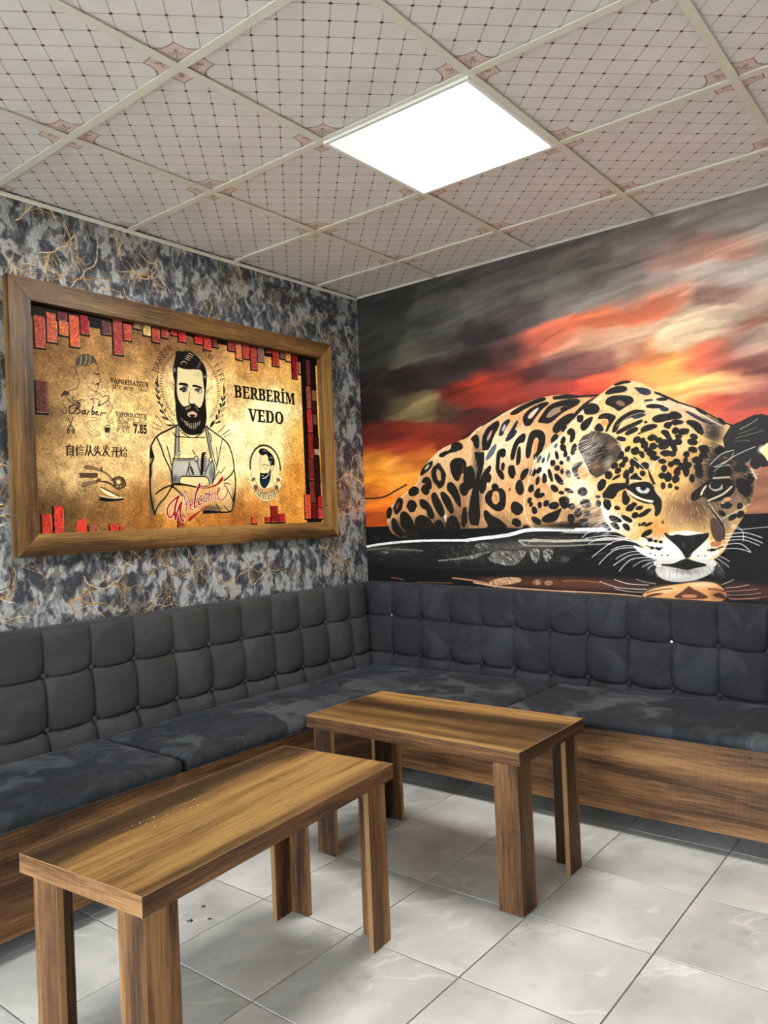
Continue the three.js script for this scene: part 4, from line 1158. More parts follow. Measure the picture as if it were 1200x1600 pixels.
// ---------------------------------------------------------------- other surfaces
function wallpaperMaps() {                                  // 2 m by 2 m: grey flaked ground with raised gold veins
  const n = 2048, r = rng(33), S = n / 2000;                // px per mm
  const cols = [[58, 61, 68], [82, 86, 92], [102, 106, 110], [132, 136, 138], [164, 167, 165], [116, 112, 105]];
  const c = paintPixels(n, n, (x, y, o) => {
    const u = x / n, v = y / n, wx = (fbm(u * 40, v * 40, 40, 40, 1, 3) - 0.5) * 0.03, wy = (fbm(u * 40, v * 40, 40, 40, 9, 3) - 0.5) * 0.05;
    const q = (fbm((u + wx) * 66, (v + wy) * 44, 66, 44, 21, 4) - 0.5) * 1.7 + 0.5 + (fbm(u * 190, v * 90, 190, 90, 71, 2) - 0.5) * 0.5 + (fbm(u * 9, v * 9, 9, 9, 91, 2) - 0.5) * 0.25;
    const k = q < 0.27 ? 0 : q < 0.44 ? 1 : q < 0.55 ? 2 : q < 0.68 ? 3 : 4, w = fbm((u - wx) * 60, (v + wy) * 46, 60, 46, 55, 4);
    const p = (w > 0.62 && k > 0 && k < 4) ? cols[5] : cols[k], f = 0.86 + 0.28 * vnoise(u * 700, v * 260, 700, 260, 77);
    o[0] = p[0] * f; o[1] = p[1] * f; o[2] = p[2] * f;
  });
  const g = c.getContext('2d'), b = canvas(n, n), bg = b.getContext('2d'), m = canvas(n, n), mg = m.getContext('2d');
  bg.fillStyle = '#404040'; bg.fillRect(0, 0, n, n); mg.fillStyle = '#008c5a'; mg.fillRect(0, 0, n, n);
  const golds = ['#d2aa70', '#bd9458', '#e4c796', '#c49c62', '#a07a4c', '#e6d4b0'];
  function seg(x0, y0, x1, y1, w, col) {
    for (const ox of [-n, 0, n]) for (const oy of [-n, 0, n]) {
      if (Math.max(x0, x1) + ox < -20 || Math.min(x0, x1) + ox > n + 20 || Math.max(y0, y1) + oy < -20 || Math.min(y0, y1) + oy > n + 20) continue;
      for (const [h, cc, ww] of [[g, col, w], [bg, '#8a8a8a', w * 1.15], [bg, '#f0f0f0', w * 0.55], [mg, '#0060b0', w]]) { h.strokeStyle = cc; h.lineWidth = ww; h.lineCap = 'round'; h.beginPath(); h.moveTo(x0 + ox, y0 + oy); h.lineTo(x1 + ox, y1 + oy); h.stroke(); }
    }
  }
  function vein(x, y, a, w, len, depth) {
    const col = golds[(r() * golds.length) | 0]; let bend = (r() - 0.5) * 0.12;
    for (let i = 0; i < len; i++) {
      if (r() < 0.07) bend = (r() - 0.5) * 0.3;
      a += bend + (r() - 0.5) * 0.75; const l = (6 + r() * 8) * S, nx = x + Math.cos(a) * l, ny = y + Math.sin(a) * l, ww = w * (0.45 + r() * 0.6) * S;
      seg(x, y, nx, ny, ww, col); x = nx; y = ny; w *= 0.985;
      if (depth < 3 && r() < 0.13) vein(x, y, a + (r() < 0.5 ? -1 : 1) * (0.35 + r() * 0.7), w * 0.75, len * (0.25 + r() * 0.4), depth + 1);
    }
  }
  for (let i = 0; i < 74; i++) { const x = r() * n, y = r() * n, a = r() * 6.28; vein(x, y, a, 5 + r() * 3.5, 14 + r() * 20, 0); if (r() < 0.6) vein(x + r() * 14, y + r() * 14, a + (r() - 0.5) * 0.5, 3.5 + r() * 2.5, 12 + r() * 14, 1); }
  for (let i = 0; i < 110; i++) vein(r() * n, r() * n, r() * 6.28, 2.6 + r() * 2, 6 + r() * 9, 2);
  return { map: tex(c), bump: tex(b, false), rm: tex(m, false) };
}
function woodMaps(seed, tone) {                             // u: 1.2 m along the grain, v: 0.6 m across
  const w = 1536, h = 768, st = [[0, [50, 33, 18]], [0.3, [84, 58, 32]], [0.52, [114, 81, 46]], [0.72, [140, 102, 58]], [1, [172, 131, 78]]];
  const c = paintPixels(w, h, (x, y, o) => {
    const u = x / w, v = y / h, wp = (fbm(u * 3, v * 6, 3, 6, seed, 3) - 0.5) * 0.05;
    const broad = fbm(u * 1, (v + wp) * 8, 1, 8, seed + 3, 3), streak = fbm(u * 4, (v + wp) * 60, 4, 60, seed + 6, 4), fine = fbm(u * 20, (v + wp * 0.5) * 300, 20, 300, seed + 9, 3);
    const smudge = fbm(u * 3, (v + wp) * 14, 3, 14, seed + 14, 4);
    let t = 0.5 + (broad - 0.5) * 1.3 + (streak - 0.5) * 0.42 + (fine - 0.5) * 0.62;
    t -= smooth(0.55, 0.8, smudge) * 0.26;
    const saw = vnoise(u * 210, v * 14, 210, 14, seed + 20) * smooth(0.45, 0.65, fbm(u * 6, v * 6, 6, 6, seed + 22, 2)); t -= saw * 0.09;
    ramp(st, clamp(t), o); o[0] *= tone[0]; o[1] *= tone[1]; o[2] *= tone[2];
  });
  const g = c.getContext('2d'), r = rng(seed);
  for (let i = 0; i < 26; i++) { const x = r() * w, y = r() * h, l = 30 + r() * 160; g.globalAlpha = 0.35; g.strokeStyle = '#2a170b'; g.lineWidth = 0.8 + r() * 2; g.beginPath(); g.moveTo(x, y); g.quadraticCurveTo(x + l / 2, y + (r() - 0.5) * 8, x + l, y + (r() - 0.5) * 8); g.stroke(); }
  for (let i = 0; i < 9; i++) { const x = r() * w, y = r() * h; g.globalAlpha = 0.5; g.fillStyle = '#241308'; g.beginPath(); g.ellipse(x, y, 4 + r() * 6, 2 + r() * 3, 0, 0, 7); g.fill(); }
  const b = paintPixels(768, 384, (x, y, o) => { const u = x / 768, v = y / 384, k = 128 + 150 * (fbm(u * 14, v * 200, 14, 200, seed + 30, 2) - 0.5) + 60 * (vnoise(u * 200, v * 12, 200, 12, seed + 33) - 0.5); o[0] = o[1] = o[2] = k; });
  return { map: tex(c), bump: tex(b, false) };
}
function velvetMap(seed, base, light, strength) {           // brushed nap, 1 m by 1 m
  const n = 1024;
  return tex(paintPixels(n, n, (x, y, o) => {
    const u = x / n, v = y / n, wx = (fbm(u * 6, v * 6, 6, 6, seed, 3) - 0.5) * 0.3, wy = (fbm(u * 6, v * 6, 6, 6, seed + 5, 3) - 0.5) * 0.3;
    const k = fbm((u + wx) * 7, (v + wy) * 10, 7, 10, seed + 10, 4), f = fbm((u + wx) * 60, (v + wy) * 20, 60, 20, seed + 15, 3);
    const t = clamp((smooth(0.42, 0.72, k) * 0.8 + (f - 0.5) * 0.7 + 0.1) * strength + (hash(x, y, seed) - 0.5) * 0.12);
    for (let i = 0; i < 3; i++) o[i] = mix(base[i], light[i], t);
  }));
}
function marbleMap() {                                      // 1.6 m by 1.6 m of glazed floor tile print
  const n = 2048, r = rng(88);
  const c = paintPixels(n, n, (x, y, o) => {
    const u = x / n, v = y / n, wx = (fbm(u * 8, v * 8, 8, 8, 2, 4) - 0.5) * 0.10, wy = (fbm(u * 8, v * 8, 8, 8, 12, 4) - 0.5) * 0.10;
    const cl = fbm((u + wx) * 9, (v + wy) * 9, 9, 9, 22, 5), rid = 1 - Math.abs(fbm((u + v * 1 + wx) * 5, (v - u + wy) * 11, 5, 11, 42, 5) - 0.5) * 2, vein = smooth(0.90, 0.995, rid) * smooth(0.45, 0.6, fbm(u * 7, v * 7, 7, 7, 47, 2));
    const dirt = smooth(0.66, 0.85, fbm(u * 22, v * 22, 22, 22, 61, 4)) * 0.5, k = 0.92 + (cl - 0.5) * 0.32 + vein * 0.08 - dirt * 0.1 + (hash(x, y, 4) - 0.5) * 0.02;
    o[0] = 201 * k; o[1] = 200 * k; o[2] = 194 * k;
  }), g = c.getContext('2d');
  for (let i = 0; i < 420; i++) { g.globalAlpha = 0.25 + r() * 0.4; g.fillStyle = r() < 0.5 ? '#6a645c' : '#8c8478'; g.beginPath(); g.ellipse(r() * n, r() * n, 0.8 + r() * 2, 0.8 + r() * 1.5, 0, 0, 7); g.fill(); }
  for (let i = 0; i < 60; i++) { g.globalAlpha = 0.2; g.strokeStyle = '#7a7268'; g.lineWidth = 1.4; const x = r() * n, y = r() * n; g.beginPath(); g.moveTo(x, y); g.lineTo(x + (r() - 0.5) * 50, y + (r() - 0.5) * 30); g.stroke(); }
  return tex(c);
}
function ceilingPrint() {                                   // one 60 cm tile: diagonal lattice, dots, scrolled corners
  const n = 1024, c = paintPixels(n, n, (x, y, o) => { const k = 1 + (fbm(x / 128, y / 128, 8, 8, 3, 4) - 0.5) * 0.07; o[0] = 231 * k; o[1] = 226 * k; o[2] = 221 * k; }), g = c.getContext('2d');
  const s = n / 6;
  g.strokeStyle = '#9a7468'; g.lineWidth = 3.4; g.globalAlpha = 0.85;
  for (let k = -14; k <= 14; k++) { g.beginPath(); g.moveTo(k * s, 0); g.lineTo(k * s + n, n); g.stroke(); g.beginPath(); g.moveTo(k * s, 0); g.lineTo(k * s - n, n); g.stroke(); }
  g.globalAlpha = 1;
  for (let i = -1; i < 14; i++) for (let j = -1; j < 14; j++) { const x = i * s / 2, y = j * s / 2; if ((i + j) % 2) continue; const q = hash(i + 5, j + 5, 9); g.fillStyle = q < 0.4 ? '#6e4038' : '#3c2420'; g.beginPath(); const d = 17; g.moveTo(x - d, y); g.quadraticCurveTo(x, y, x, y - d); g.quadraticCurveTo(x, y, x + d, y); g.quadraticCurveTo(x, y, x, y + d); g.quadraticCurveTo(x, y, x - d, y); g.fill(); g.beginPath(); g.arc(x, y, 7.5, 0, 7); g.fill(); }
  for (const [cx, cy, fx, fy] of [[0, 0, 1, 1], [n, 0, -1, 1], [0, n, 1, -1], [n, n, -1, -1]]) {
    g.save(); g.translate(cx, cy); g.scale(fx * 0.86, fy * 0.86); g.beginPath(); g.moveTo(-2, -2); g.lineTo(n * 0.185, -2); g.bezierCurveTo(n * 0.145, n * 0.03, n * 0.13, n * 0.06, n * 0.135, n * 0.135); g.bezierCurveTo(n * 0.06, n * 0.13, n * 0.03, n * 0.145, -2, n * 0.185); g.closePath();
    g.fillStyle = '#e2cabd'; g.fill(); g.strokeStyle = '#5c3832'; g.lineWidth = 5; g.stroke();
    g.translate(n * 0.058, n * 0.058); g.rotate(-Math.PI / 4); g.strokeStyle = '#857a70'; g.lineWidth = 5.5; g.lineCap = 'round';
    const L = (p) => { smoothPath(g, p, false); g.stroke(); };
    L([0, -34, 0, 0, 0, 44]); L([0, 12, -14, 20, -30, 4, -22, -8, -12, 0]); L([0, 12, 14, 20, 30, 4, 22, -8, 12, 0]); L([-14, 34, -2, 26]); L([14, 34, 2, 26]); L([-36, 16, -44, 6]); L([36, 16, 44, 6]); L([-8, 44, 0, 52, 8, 44]);
    g.restore();
  }
  return tex(c, true, false);
}
// ---------------------------------------------------------------- building helpers
const taken = {};
function numbered(name) { const k = taken[name] = (taken[name] ?? -1) + 1; return k ? `${name}_${String(k).padStart(3, '0')}` : name; }
function lit(m) { m.castShadow = true; m.receiveShadow = true; return m; }
function part(name, geo, mat, parent) { const m = lit(new THREE.Mesh(geo, mat)); m.name = name; parent.add(m); return m; }
function thing(name, label, category, [x, y, z] = [0, 0, 0], turn = 0, group) { const o = new THREE.Group(); o.name = numbered(name); o.position.set(x, y, z); o.rotation.y = turn; o.userData = { label, category }; if (group) o.userData.group = group; scene.add(o); return o; }
function single(name, geo, mat, label, category, group) { const m = lit(new THREE.Mesh(geo, mat)); m.name = numbered(name); m.userData = { label, category }; if (group) m.userData.group = group; scene.add(m); return m; }
function struct(name, geo, mat) { const m = geo ? lit(new THREE.Mesh(geo, mat)) : new THREE.Group(); m.name = name; m.userData = { kind: 'structure' }; scene.add(m); return m; }
// uv in metres / scale, grain (u) along the given axis, each face mapped flat on
function boxUV(geo, grain, su, sv, ou = 0, ov = 0, end = false) {
  const p = geo.attributes.position, nn = geo.attributes.normal, uv = new Float32Array(p.count * 2);
  for (let i = 0; i < p.count; i++) {
    const P = [p.getX(i), p.getY(i), p.getZ(i)], N = [Math.abs(nn.getX(i)), Math.abs(nn.getY(i)), Math.abs(nn.getZ(i))], face = N[0] > N[1] && N[0] > N[2] ? 0 : N[1] > N[2] ? 1 : 2;
    const others = [0, 1, 2].filter((a) => a !== face); let a = others.includes(grain) ? grain : end ? others[0] : others.find((q) => q !== 1), b = others.find((q) => q !== a);
    uv[i * 2] = (P[a] + ou + face * 0.37) / su; uv[i * 2 + 1] = (P[b] + ov + face * 0.23) / sv;
  }
  geo.setAttribute('uv', new THREE.BufferAttribute(uv, 2)); return geo;
}
function slab(w, h, d, x = 0, y = 0, z = 0, rad = 0.0016, grain = 0, o = 0, end = false) { const g = new RoundedBoxGeometry(w, h, d, 2, rad); boxUV(g, grain, 1.2, 0.6, o * 0.413 + 0.6, o * 0.271 + 0.3, end); g.translate(x, y, z); return g; }
function plainBox(w, h, d, x, y, z) { const g = new THREE.BoxGeometry(w, h, d); g.translate(x, y, z); return g; }
function planeUV(geo, fu, fv) { const p = geo.attributes.position, uv = new Float32Array(p.count * 2); for (let i = 0; i < p.count; i++) { uv[i * 2] = fu(p.getX(i), p.getY(i), p.getZ(i)); uv[i * 2 + 1] = fv(p.getX(i), p.getY(i), p.getZ(i)); } geo.setAttribute('uv', new THREE.BufferAttribute(uv, 2)); return geo; }

// ---------------------------------------------------------------- materials
const std = (o) => new THREE.MeshPhysicalMaterial(o);
const wp = wallpaperMaps();
const M = {
  wallpaper: std({ map: wp.map, bumpMap: wp.bump, bumpScale: 0.0012, roughnessMap: wp.rm, metalnessMap: wp.rm, roughness: 1, metalness: 1 }),
  mural: std({ map: muralPrint(), roughness: 0.62, specularIntensity: 0.35 }),
  poster: std({ map: posterPrint(), roughness: 0.5, specularIntensity: 0.15 }),
  ceil: std({ map: ceilingPrint(), roughness: 0.45, specularIntensity: 0.5 }),
  bar: std({ color: '#e2dfce', roughness: 0.5 }),
  plaster: std({ color: '#c9c4b8', roughness: 0.9 }),
  slabDark: std({ color: '#5a5650', roughness: 0.95 }),
  grout: std({ color: '#544a42', roughness: 0.95 }),
  tile: std({ map: marbleMap(), roughness: 0.26, specularIntensity: 0.6 }),
  tuft: std({ map: velvetMap(101, [53, 52, 51], [80, 79, 78], 0.34), roughness: 0.9, specularIntensity: 0.15, sheen: 0.35, sheenRoughness: 0.5, sheenColor: new THREE.Color('#8a8f98') }),
  tuftBlue: std({ map: velvetMap(151, [38, 39, 42], [64, 66, 70], 0.48), roughness: 0.9, specularIntensity: 0.15, sheen: 0.35, sheenRoughness: 0.5, sheenColor: new THREE.Color('#8a92a0') }),
  velvet: std({ map: velvetMap(202, [37, 39, 42], [94, 98, 100], 0.6), roughness: 0.9, specularIntensity: 0.15, sheen: 0.35, sheenRoughness: 0.45, sheenColor: new THREE.Color('#8f9cac') }),
  white: std({ color: '#f2f2ee', roughness: 0.45 }),
  metal: std({ color: '#8e9196', roughness: 0.4, metalness: 0.9 }),
  hair: std({ color: '#15110f', roughness: 0.8 }),
  paper: std({ color: '#f4f3ee', roughness: 0.9 }),
  crumb: std({ color: '#e8dcc4', roughness: 0.9 }),
  pave: std({ color: '#8c8a86', roughness: 0.95 }),
  glass: std({ color: '#ffffff', transmission: 1, thickness: 0, roughness: 0, ior: 1.5 }),
  diffuser: new THREE.MeshStandardMaterial({ color: '#ffffff', emissive: new THREE.Color().setRGB(1, 0.985, 0.95), emissiveIntensity: 2.2, roughness: 0.6 }),
};
{
  const a = woodMaps(300, [0.87, 0.88, 0.84]), b = woodMaps(411, [0.87, 0.85, 0.92]);
  M.woodTop = std({ map: a.map, bumpMap: a.bump, bumpScale: 0.0003, roughness: 0.42, specularIntensity: 0.5 });
  M.woodEdge = std({ color: '#94704a', bumpMap: b.bump, bumpScale: 0.0003, roughness: 0.55, specularIntensity: 0.4 });
  M.woodSide = std({ map: b.map, bumpMap: b.bump, bumpScale: 0.0003, roughness: 0.5, specularIntensity: 0.5 });
}

// ---------------------------------------------------------------- the room
const TH = 0.15;
{ // floor: grout bed with glazed tiles
  const f = struct('floor', plainBox(ROOM_X + 2 * TH, 0.1, ROOM_Z + 2 * TH, ROOM_X / 2, -0.056, ROOM_Z / 2), M.grout);
  const r = rng(5), xs = [], zs = [];
  for (let x = 1.768 - 0.39 * 5; x < ROOM_X + 0.4; x += 0.39) xs.push(x);
  for (let z = 0.995 - 0.4 * 3; z < ROOM_Z + 0.4; z += 0.4) zs.push(z);
  const proto = {};
  for (let i = 0; i + 1 < xs.length; i++) for (let j = 0; j + 1 < zs.length; j++) {
    const x0 = Math.max(0.001, xs[i] + 0.002), x1 = Math.min(ROOM_X - 0.001, xs[i + 1] - 0.002), z0 = Math.max(0.001, zs[j] + 0.002), z1 = Math.min(ROOM_Z - 0.001, zs[j + 1] - 0.002);
    if (x1 - x0 < 0.02 || z1 - z0 < 0.02) continue;
    const w = +(x1 - x0).toFixed(3), d = +(z1 - z0).toFixed(3), k = (r() * 8) | 0, key = [w, d, k].join();
    proto[key] ??= boxUV(new RoundedBoxGeometry(w, 0.008, d, 1, 0.0014), 0, 1.6, 1.6, k * 0.41 + 0.2, k * 0.67 + 0.2);
    const m = part('tile', proto[key], M.tile, f); m.position.set((x0 + x1) / 2, -0.004 + (r() - 0.5) * 0.0006, (z0 + z1) / 2);
  }
}
{ // walls
  const L = struct('wall_left', plainBox(TH, H + 0.2, ROOM_Z + 2 * TH, -TH / 2, H / 2, ROOM_Z / 2), M.wallpaper);
  planeUV(L.geometry, (x, y, z) => (3.1 - z) / 2, (x, y) => (y + 0.35) / 2);
  const B = struct('wall_back', plainBox(ROOM_X, H + 0.2, TH, ROOM_X / 2, H / 2, -TH / 2), M.plaster);
  const cuts = [0, 1.225, 2.375, ROOM_X];                    // paper strips butted with hairline seams
  for (let k = 0; k < 3; k++) {
    const a = cuts[k] + (k ? 0.0006 : 0), c = cuts[k + 1], g = new THREE.BoxGeometry(c - a, MURAL_H / 1000, 0.001); planeUV(g, (x) => (x + (a + c) / 2) / ROOM_X, (x, y) => y / (MURAL_H / 1000) + 0.5);
    const m = part('mural_strip', g, M.mural, B); m.position.set((a + c) / 2, H - MURAL_H / 2000, 0.001 + (k === 1 ? 0.0004 : 0)); m.userData.label = ['printed jaguar hindquarters and dark dusk sky', 'printed jaguar head on a rock at sunset', 'printed sunset sky and dark water'][k];
  }
  struct('wall_right', plainBox(TH, H + 0.2, ROOM_Z + 2 * TH, ROOM_X + TH / 2, H / 2, ROOM_Z / 2), M.plaster);
  // shop front behind the camera: glazed opening with low sill
  const x0 = 0.25, x1 = ROOM_X - 0.25, y0 = 0.12, y1 = 2.35, z = ROOM_Z + TH / 2;
  struct('wall_front', mergeGeometries([plainBox(x0 + TH, H + 0.2, TH, (x0 - TH) / 2, H / 2, z), plainBox(ROOM_X - x1 + TH, H + 0.2, TH, (x1 + ROOM_X + TH) / 2, H / 2, z), plainBox(x1 - x0, y0 + 0.1, TH, (x0 + x1) / 2, (y0 - 0.1) / 2, z), plainBox(x1 - x0, H + 0.1 - y1, TH, (x0 + x1) / 2, (y1 + H + 0.1) / 2, z)]), M.plaster);
  const wd = struct('window_1', null);
  const fr = (w, h, x, y) => part('window_frame', plainBox(w, h, 0.05, x, y, z), M.white, wd);
  for (const x of [x0 + 0.025, (2 * x0 + x1) / 3, (x0 + 2 * x1) / 3, x1 - 0.025]) fr(0.05, y1 - y0, x, (y0 + y1) / 2);
  fr(x1 - x0, 0.05, (x0 + x1) / 2, y0 + 0.025); fr(x1 - x0, 0.05, (x0 + x1) / 2, y1 - 0.025);
  for (let i = 0; i < 3; i++) { const w = (x1 - x0) / 3 - 0.05; part('pane', plainBox(w, y1 - y0 - 0.1, 0.006, x0 + (x1 - x0) * (i + 0.5) / 3, (y0 + y1) / 2, z), M.glass, wd); }
  struct('ground', plainBox(24, 0.1, 14, ROOM_X / 2, -0.12, ROOM_Z + TH + 7.05), M.pave);
}
{ // ceiling: slab above, printed tiles laid in a T-bar grid
  const c = struct('ceiling', plainBox(ROOM_X + 2 * TH, 0.1, ROOM_Z + 2 * TH, ROOM_X / 2, H + 0.15, ROOM_Z / 2), M.slabDark);
  const gx = [0, 0.574], gz = [0, 0.352]; while (gx.at(-1) < ROOM_X - 0.01) gx.push(+(gx.at(-1) + 0.6).toFixed(3)); while (gz.at(-1) < ROOM_Z - 0.01) gz.push(+(gz.at(-1) + 0.6).toFixed(3));
  const full = 0.594, proto = {}, r = rng(3);
  const lamp = (i, j) => i === 2 && j === 2;
  for (let i = 0; i + 1 < gx.length; i++) for (let j = 0; j + 1 < gz.length; j++) {
    const x0 = gx[i] + 0.003, x1 = gx[i + 1] - 0.003, z0 = gz[j] + 0.003, z1 = gz[j + 1] - 0.003;
    if (lamp(i, j)) { panel((x0 + x1) / 2, (z0 + z1) / 2, j === 2); continue; }
    const cu = i === 0, cv = j === 0, key = cu + ',' + cv;
    if (!proto[key]) { const g = plainBox(x1 - x0, 0.008, z1 - z0, 0, 0, 0); planeUV(g, (x) => clamp((cu ? 1 - ((x1 - x0) / 2 - x) / full : x / full + 0.5), 0.002, 0.998), (x, y, z) => clamp(cv ? 1 - ((z1 - z0) / 2 - z) / full : z / full + 0.5, 0.002, 0.998)); proto[key] = g; }
    const m = part('ceiling_tile', proto[key], M.ceil, c); m.position.set((x0 + x1) / 2, H + 0.0165 + (r() - 0.5) * 0.001, (z0 + z1) / 2); m.rotation.x = (r() - 0.5) * 0.003;
  }
  for (let i = 1; i + 1 < gx.length; i++) part('grid_bar', mergeGeometries([plainBox(0.029, 0.003, ROOM_Z, gx[i], H + 0.0015, ROOM_Z / 2), plainBox(0.003, 0.03, ROOM_Z, gx[i], H + 0.018, ROOM_Z / 2)]), M.bar, c);
  for (let j = 1; j + 1 < gz.length; j++) for (let i = 0; i + 1 < gx.length; i++) { const w = gx[i + 1] - gx[i] - 0.029, xm = (gx[i] + gx[i + 1]) / 2; part('grid_bar', mergeGeometries([plainBox(w, 0.003, 0.029, xm, H + 0.0012, gz[j]), plainBox(w, 0.03, 0.003, xm, H + 0.018, gz[j])]), M.bar, c); }
  const t = struct('trim_1', mergeGeometries([plainBox(0.016, 0.002, ROOM_Z, 0.008, H, ROOM_Z / 2), plainBox(0.0016, 0.011, ROOM_Z, 0.0012, H - 0.0045, ROOM_Z / 2)]), M.bar);
}
function panel(x, z, seen) {
  const t = thing('ceiling_light', seen ? 'glowing square white panel light set among the printed ceiling tiles' : 'square panel light in the ceiling above the aisle behind the viewer', 'light', [x, H, z], 0);
  const w = 0.594, b = 0.014, fr = [];
  for (const s of [-1, 1]) { fr.push(plainBox(w, 0.012, b, 0, -0.002, s * (w - b) / 2)); fr.push(plainBox(b, 0.012, w - 2 * b, s * (w - b) / 2, -0.002, 0)); }
  part('frame', mergeGeometries(fr), M.white, t);
  part('diffuser', plainBox(w - 2 * b, 0.006, w - 2 * b, 0, 0.001, 0), M.diffuser, t);
  const l = new THREE.RectAreaLight(PANEL_COLOR, PANEL_LIGHT, w - 2 * b, w - 2 * b); l.name = 'panel_glow'; l.position.set(0, -0.009, 0); l.rotation.x = -Math.PI / 2; t.add(l);
}

// ---------------------------------------------------------------- framed poster on the left wall
{
  const z0 = 0.298, z1 = 2.122, y0 = 1.168, y1 = 2.256, W_ = z1 - z0, H_ = y1 - y0, rw = 0.088, d = 0.046;
  const t = thing('framed_poster', 'wide barber poster in a mitred brown wooden frame on the grey wallpaper', 'picture', [0.001, (y0 + y1) / 2, (z0 + z1) / 2], Math.PI / 2);   // local x runs to the right, z out of the wall
  const rail = (len, o) => {                                 // mitred rail lying along x, outer edge at y = rw
    const s = new THREE.Shape(); s.moveTo(-len / 2, rw); s.lineTo(len / 2, rw); s.lineTo(len / 2 - rw, 0); s.lineTo(-len / 2 + rw, 0); s.closePath();
    const g = new THREE.ExtrudeGeometry(s, { depth: d - 0.003, bevelEnabled: true, bevelThickness: 0.0015, bevelSize: 0.0012, bevelSegments: 1, bevelOffset: -0.0012 }); g.translate(0, 0, 0.0015);
    return boxUV(g, 0, 1.2, 0.6, o, o * 0.7);
  };
  const put = (len, o, rot, x, y) => { const m = part('frame_rail', rail(len, o), M.woodTop, t); m.rotation.z = rot; m.position.set(x, y, 0); };
  put(W_, 0.1, 0, 0, H_ / 2 - rw); put(W_, 0.55, Math.PI, 0, -H_ / 2 + rw); put(H_, 0.9, Math.PI / 2, -W_ / 2 + rw, 0); put(H_, 1.3, -Math.PI / 2, W_ / 2 - rw, 0);
  const pw = PW / 1000, ph = PH / 1000, pg = new THREE.BoxGeometry(pw, ph, 0.006); planeUV(pg, (x) => x / pw + 0.5, (x, y) => y / ph + 0.5);
  const pr = part('print', pg, M.poster, t); pr.position.set(0, 0.0, 0.009); pr.userData.label = 'aged parchment barber print with bearded man and lettering';
}

// ---------------------------------------------------------------- upholstered corner bench
// Tufted back: surface over u (along the wall) and y, seams at given u and heights, bulging towards +n.
function tufted(u0, u1, seams, rows, top, bottom, place) {
  const us = [], edges = [u0, ...seams.filter((s) => s > u0 + 0.02 && s < u1 - 0.02), u1], N = 16;
  for (let i = 0; i + 1 < edges.length; i++) for (let k = 0; k < N; k++) { const s = k / N; us.push([mix(edges[i], edges[i + 1], s - Math.sin(2 * Math.PI * s) / (2 * Math.PI) * 0.75), i]); }
  us.push([u1, edges.length - 2]);
  const levels = [bottom, ...rows, top], vs = [], NV = 14;
  for (let j = 0; j + 1 < levels.length; j++) for (let k = 0; k < NV; k++) { const s = k / NV; vs.push([s - Math.sin(2 * Math.PI * s) / (2 * Math.PI) * 0.75, j]); }
  vs.push([1, levels.length - 2]);
  const pos = [], uv = [], idx = [], nv = vs.length + 2;
  for (const [u, i] of us) {
    const cu = clamp((u - edges[i]) / (edges[i + 1] - edges[i])), bu = Math.pow(4 * cu * (1 - cu) + 1e-6, 0.34), sag = 0.011 * Math.pow(4 * cu * (1 - cu), 0.6);
    const wob = (a) => (vnoise(u * 9, a * 3, 64, 64, 17) - 0.5) * 0.006;
    for (const [s, j] of vs) {
      const lo = levels[j] - (j > 0 ? sag + wob(j) : 0), hi = levels[j + 1] - (j + 2 < levels.length ? sag + wob(j + 1) : 0), y = mix(lo, hi, s), topRow = j + 2 === levels.length;
      const bv = topRow ? Math.pow(clamp(1 - Math.pow(1 - s, 2.0)) + 1e-6, 0.34) : j === 0 ? 1 - Math.pow(s, 6) * 0.9 : Math.pow(4 * s * (1 - s) + 1e-6, 0.34);
      let n = 0.098 + 0.030 * (1 - (y - bottom) / (top - bottom)) + 0.026 * Math.min(bu * bv, 1) * (topRow ? mix(1, 0.62, s) : 1) + 0.006 * (bu + bv - 1);
      for (const row of rows) for (const e of [edges[i], edges[i + 1]]) if (e !== u0 && e !== u1) { const q = ((u - e) ** 2 + (y - row) ** 2) / 0.00055; n -= 0.013 * Math.exp(-q); }
      const rt = top - y; if (rt < 0.024) n -= 0.024 - Math.sqrt(Math.max(0, 0.024 ** 2 - (0.024 - rt) ** 2));
      pos.push(...place(u, y, n)); uv.push(u, y);
    }
    pos.push(...place(u, top + 0.001, 0.05)); uv.push(u, top + 0.05); pos.push(...place(u, top, 0.004)); uv.push(u, top + 0.1);
  }
  for (let i = 0; i + 1 < us.length; i++) for (let j = 0; j + 1 < nv; j++) { const a = i * nv + j, b = a + nv; idx.push(a, b, a + 1, b, b + 1, a + 1); }
  const end = (i, flip) => { const base = pos.length / 3; for (let j = 0; j < nv; j++) { const k = (i * nv + j) * 3, y = pos[k + 1]; pos.push(pos[k], y, pos[k + 2]); uv.push(j * 0.02, y); const w = place(us[i][0], 0, 0.004); pos.push(w[0], y, w[2]); uv.push(j * 0.02 + 0.1, y); } for (let j = 0; j + 1 < nv; j++) { const a = base + 2 * j; flip ? idx.push(a, a + 2, a + 1, a + 1, a + 2, a + 3) : idx.push(a, a + 1, a + 2, a + 1, a + 3, a + 2); } };
  end(0, false); end(us.length - 1, true);
  const g = new THREE.BufferGeometry(); g.setAttribute('position', new THREE.Float32BufferAttribute(pos, 3)); g.setAttribute('uv', new THREE.Float32BufferAttribute(uv, 2)); g.setIndex(idx); g.computeVertexNormals();
  return g;
}
const buttonGeo = new THREE.SphereGeometry(0.0105, 12, 8); buttonGeo.scale(1, 1, 0.55);
const seamsL = [], seamsR = []; for (let k = 0; k < 16; k++) { seamsL.push(0.306 + 0.1962 * k); seamsR.push(0.26 + 0.195 * k); }
const ROWS = [0.512, 0.716], TOP = 0.892, BOT = 0.39, drop = (x) => 0.031 * Math.max(0, x - 0.2);
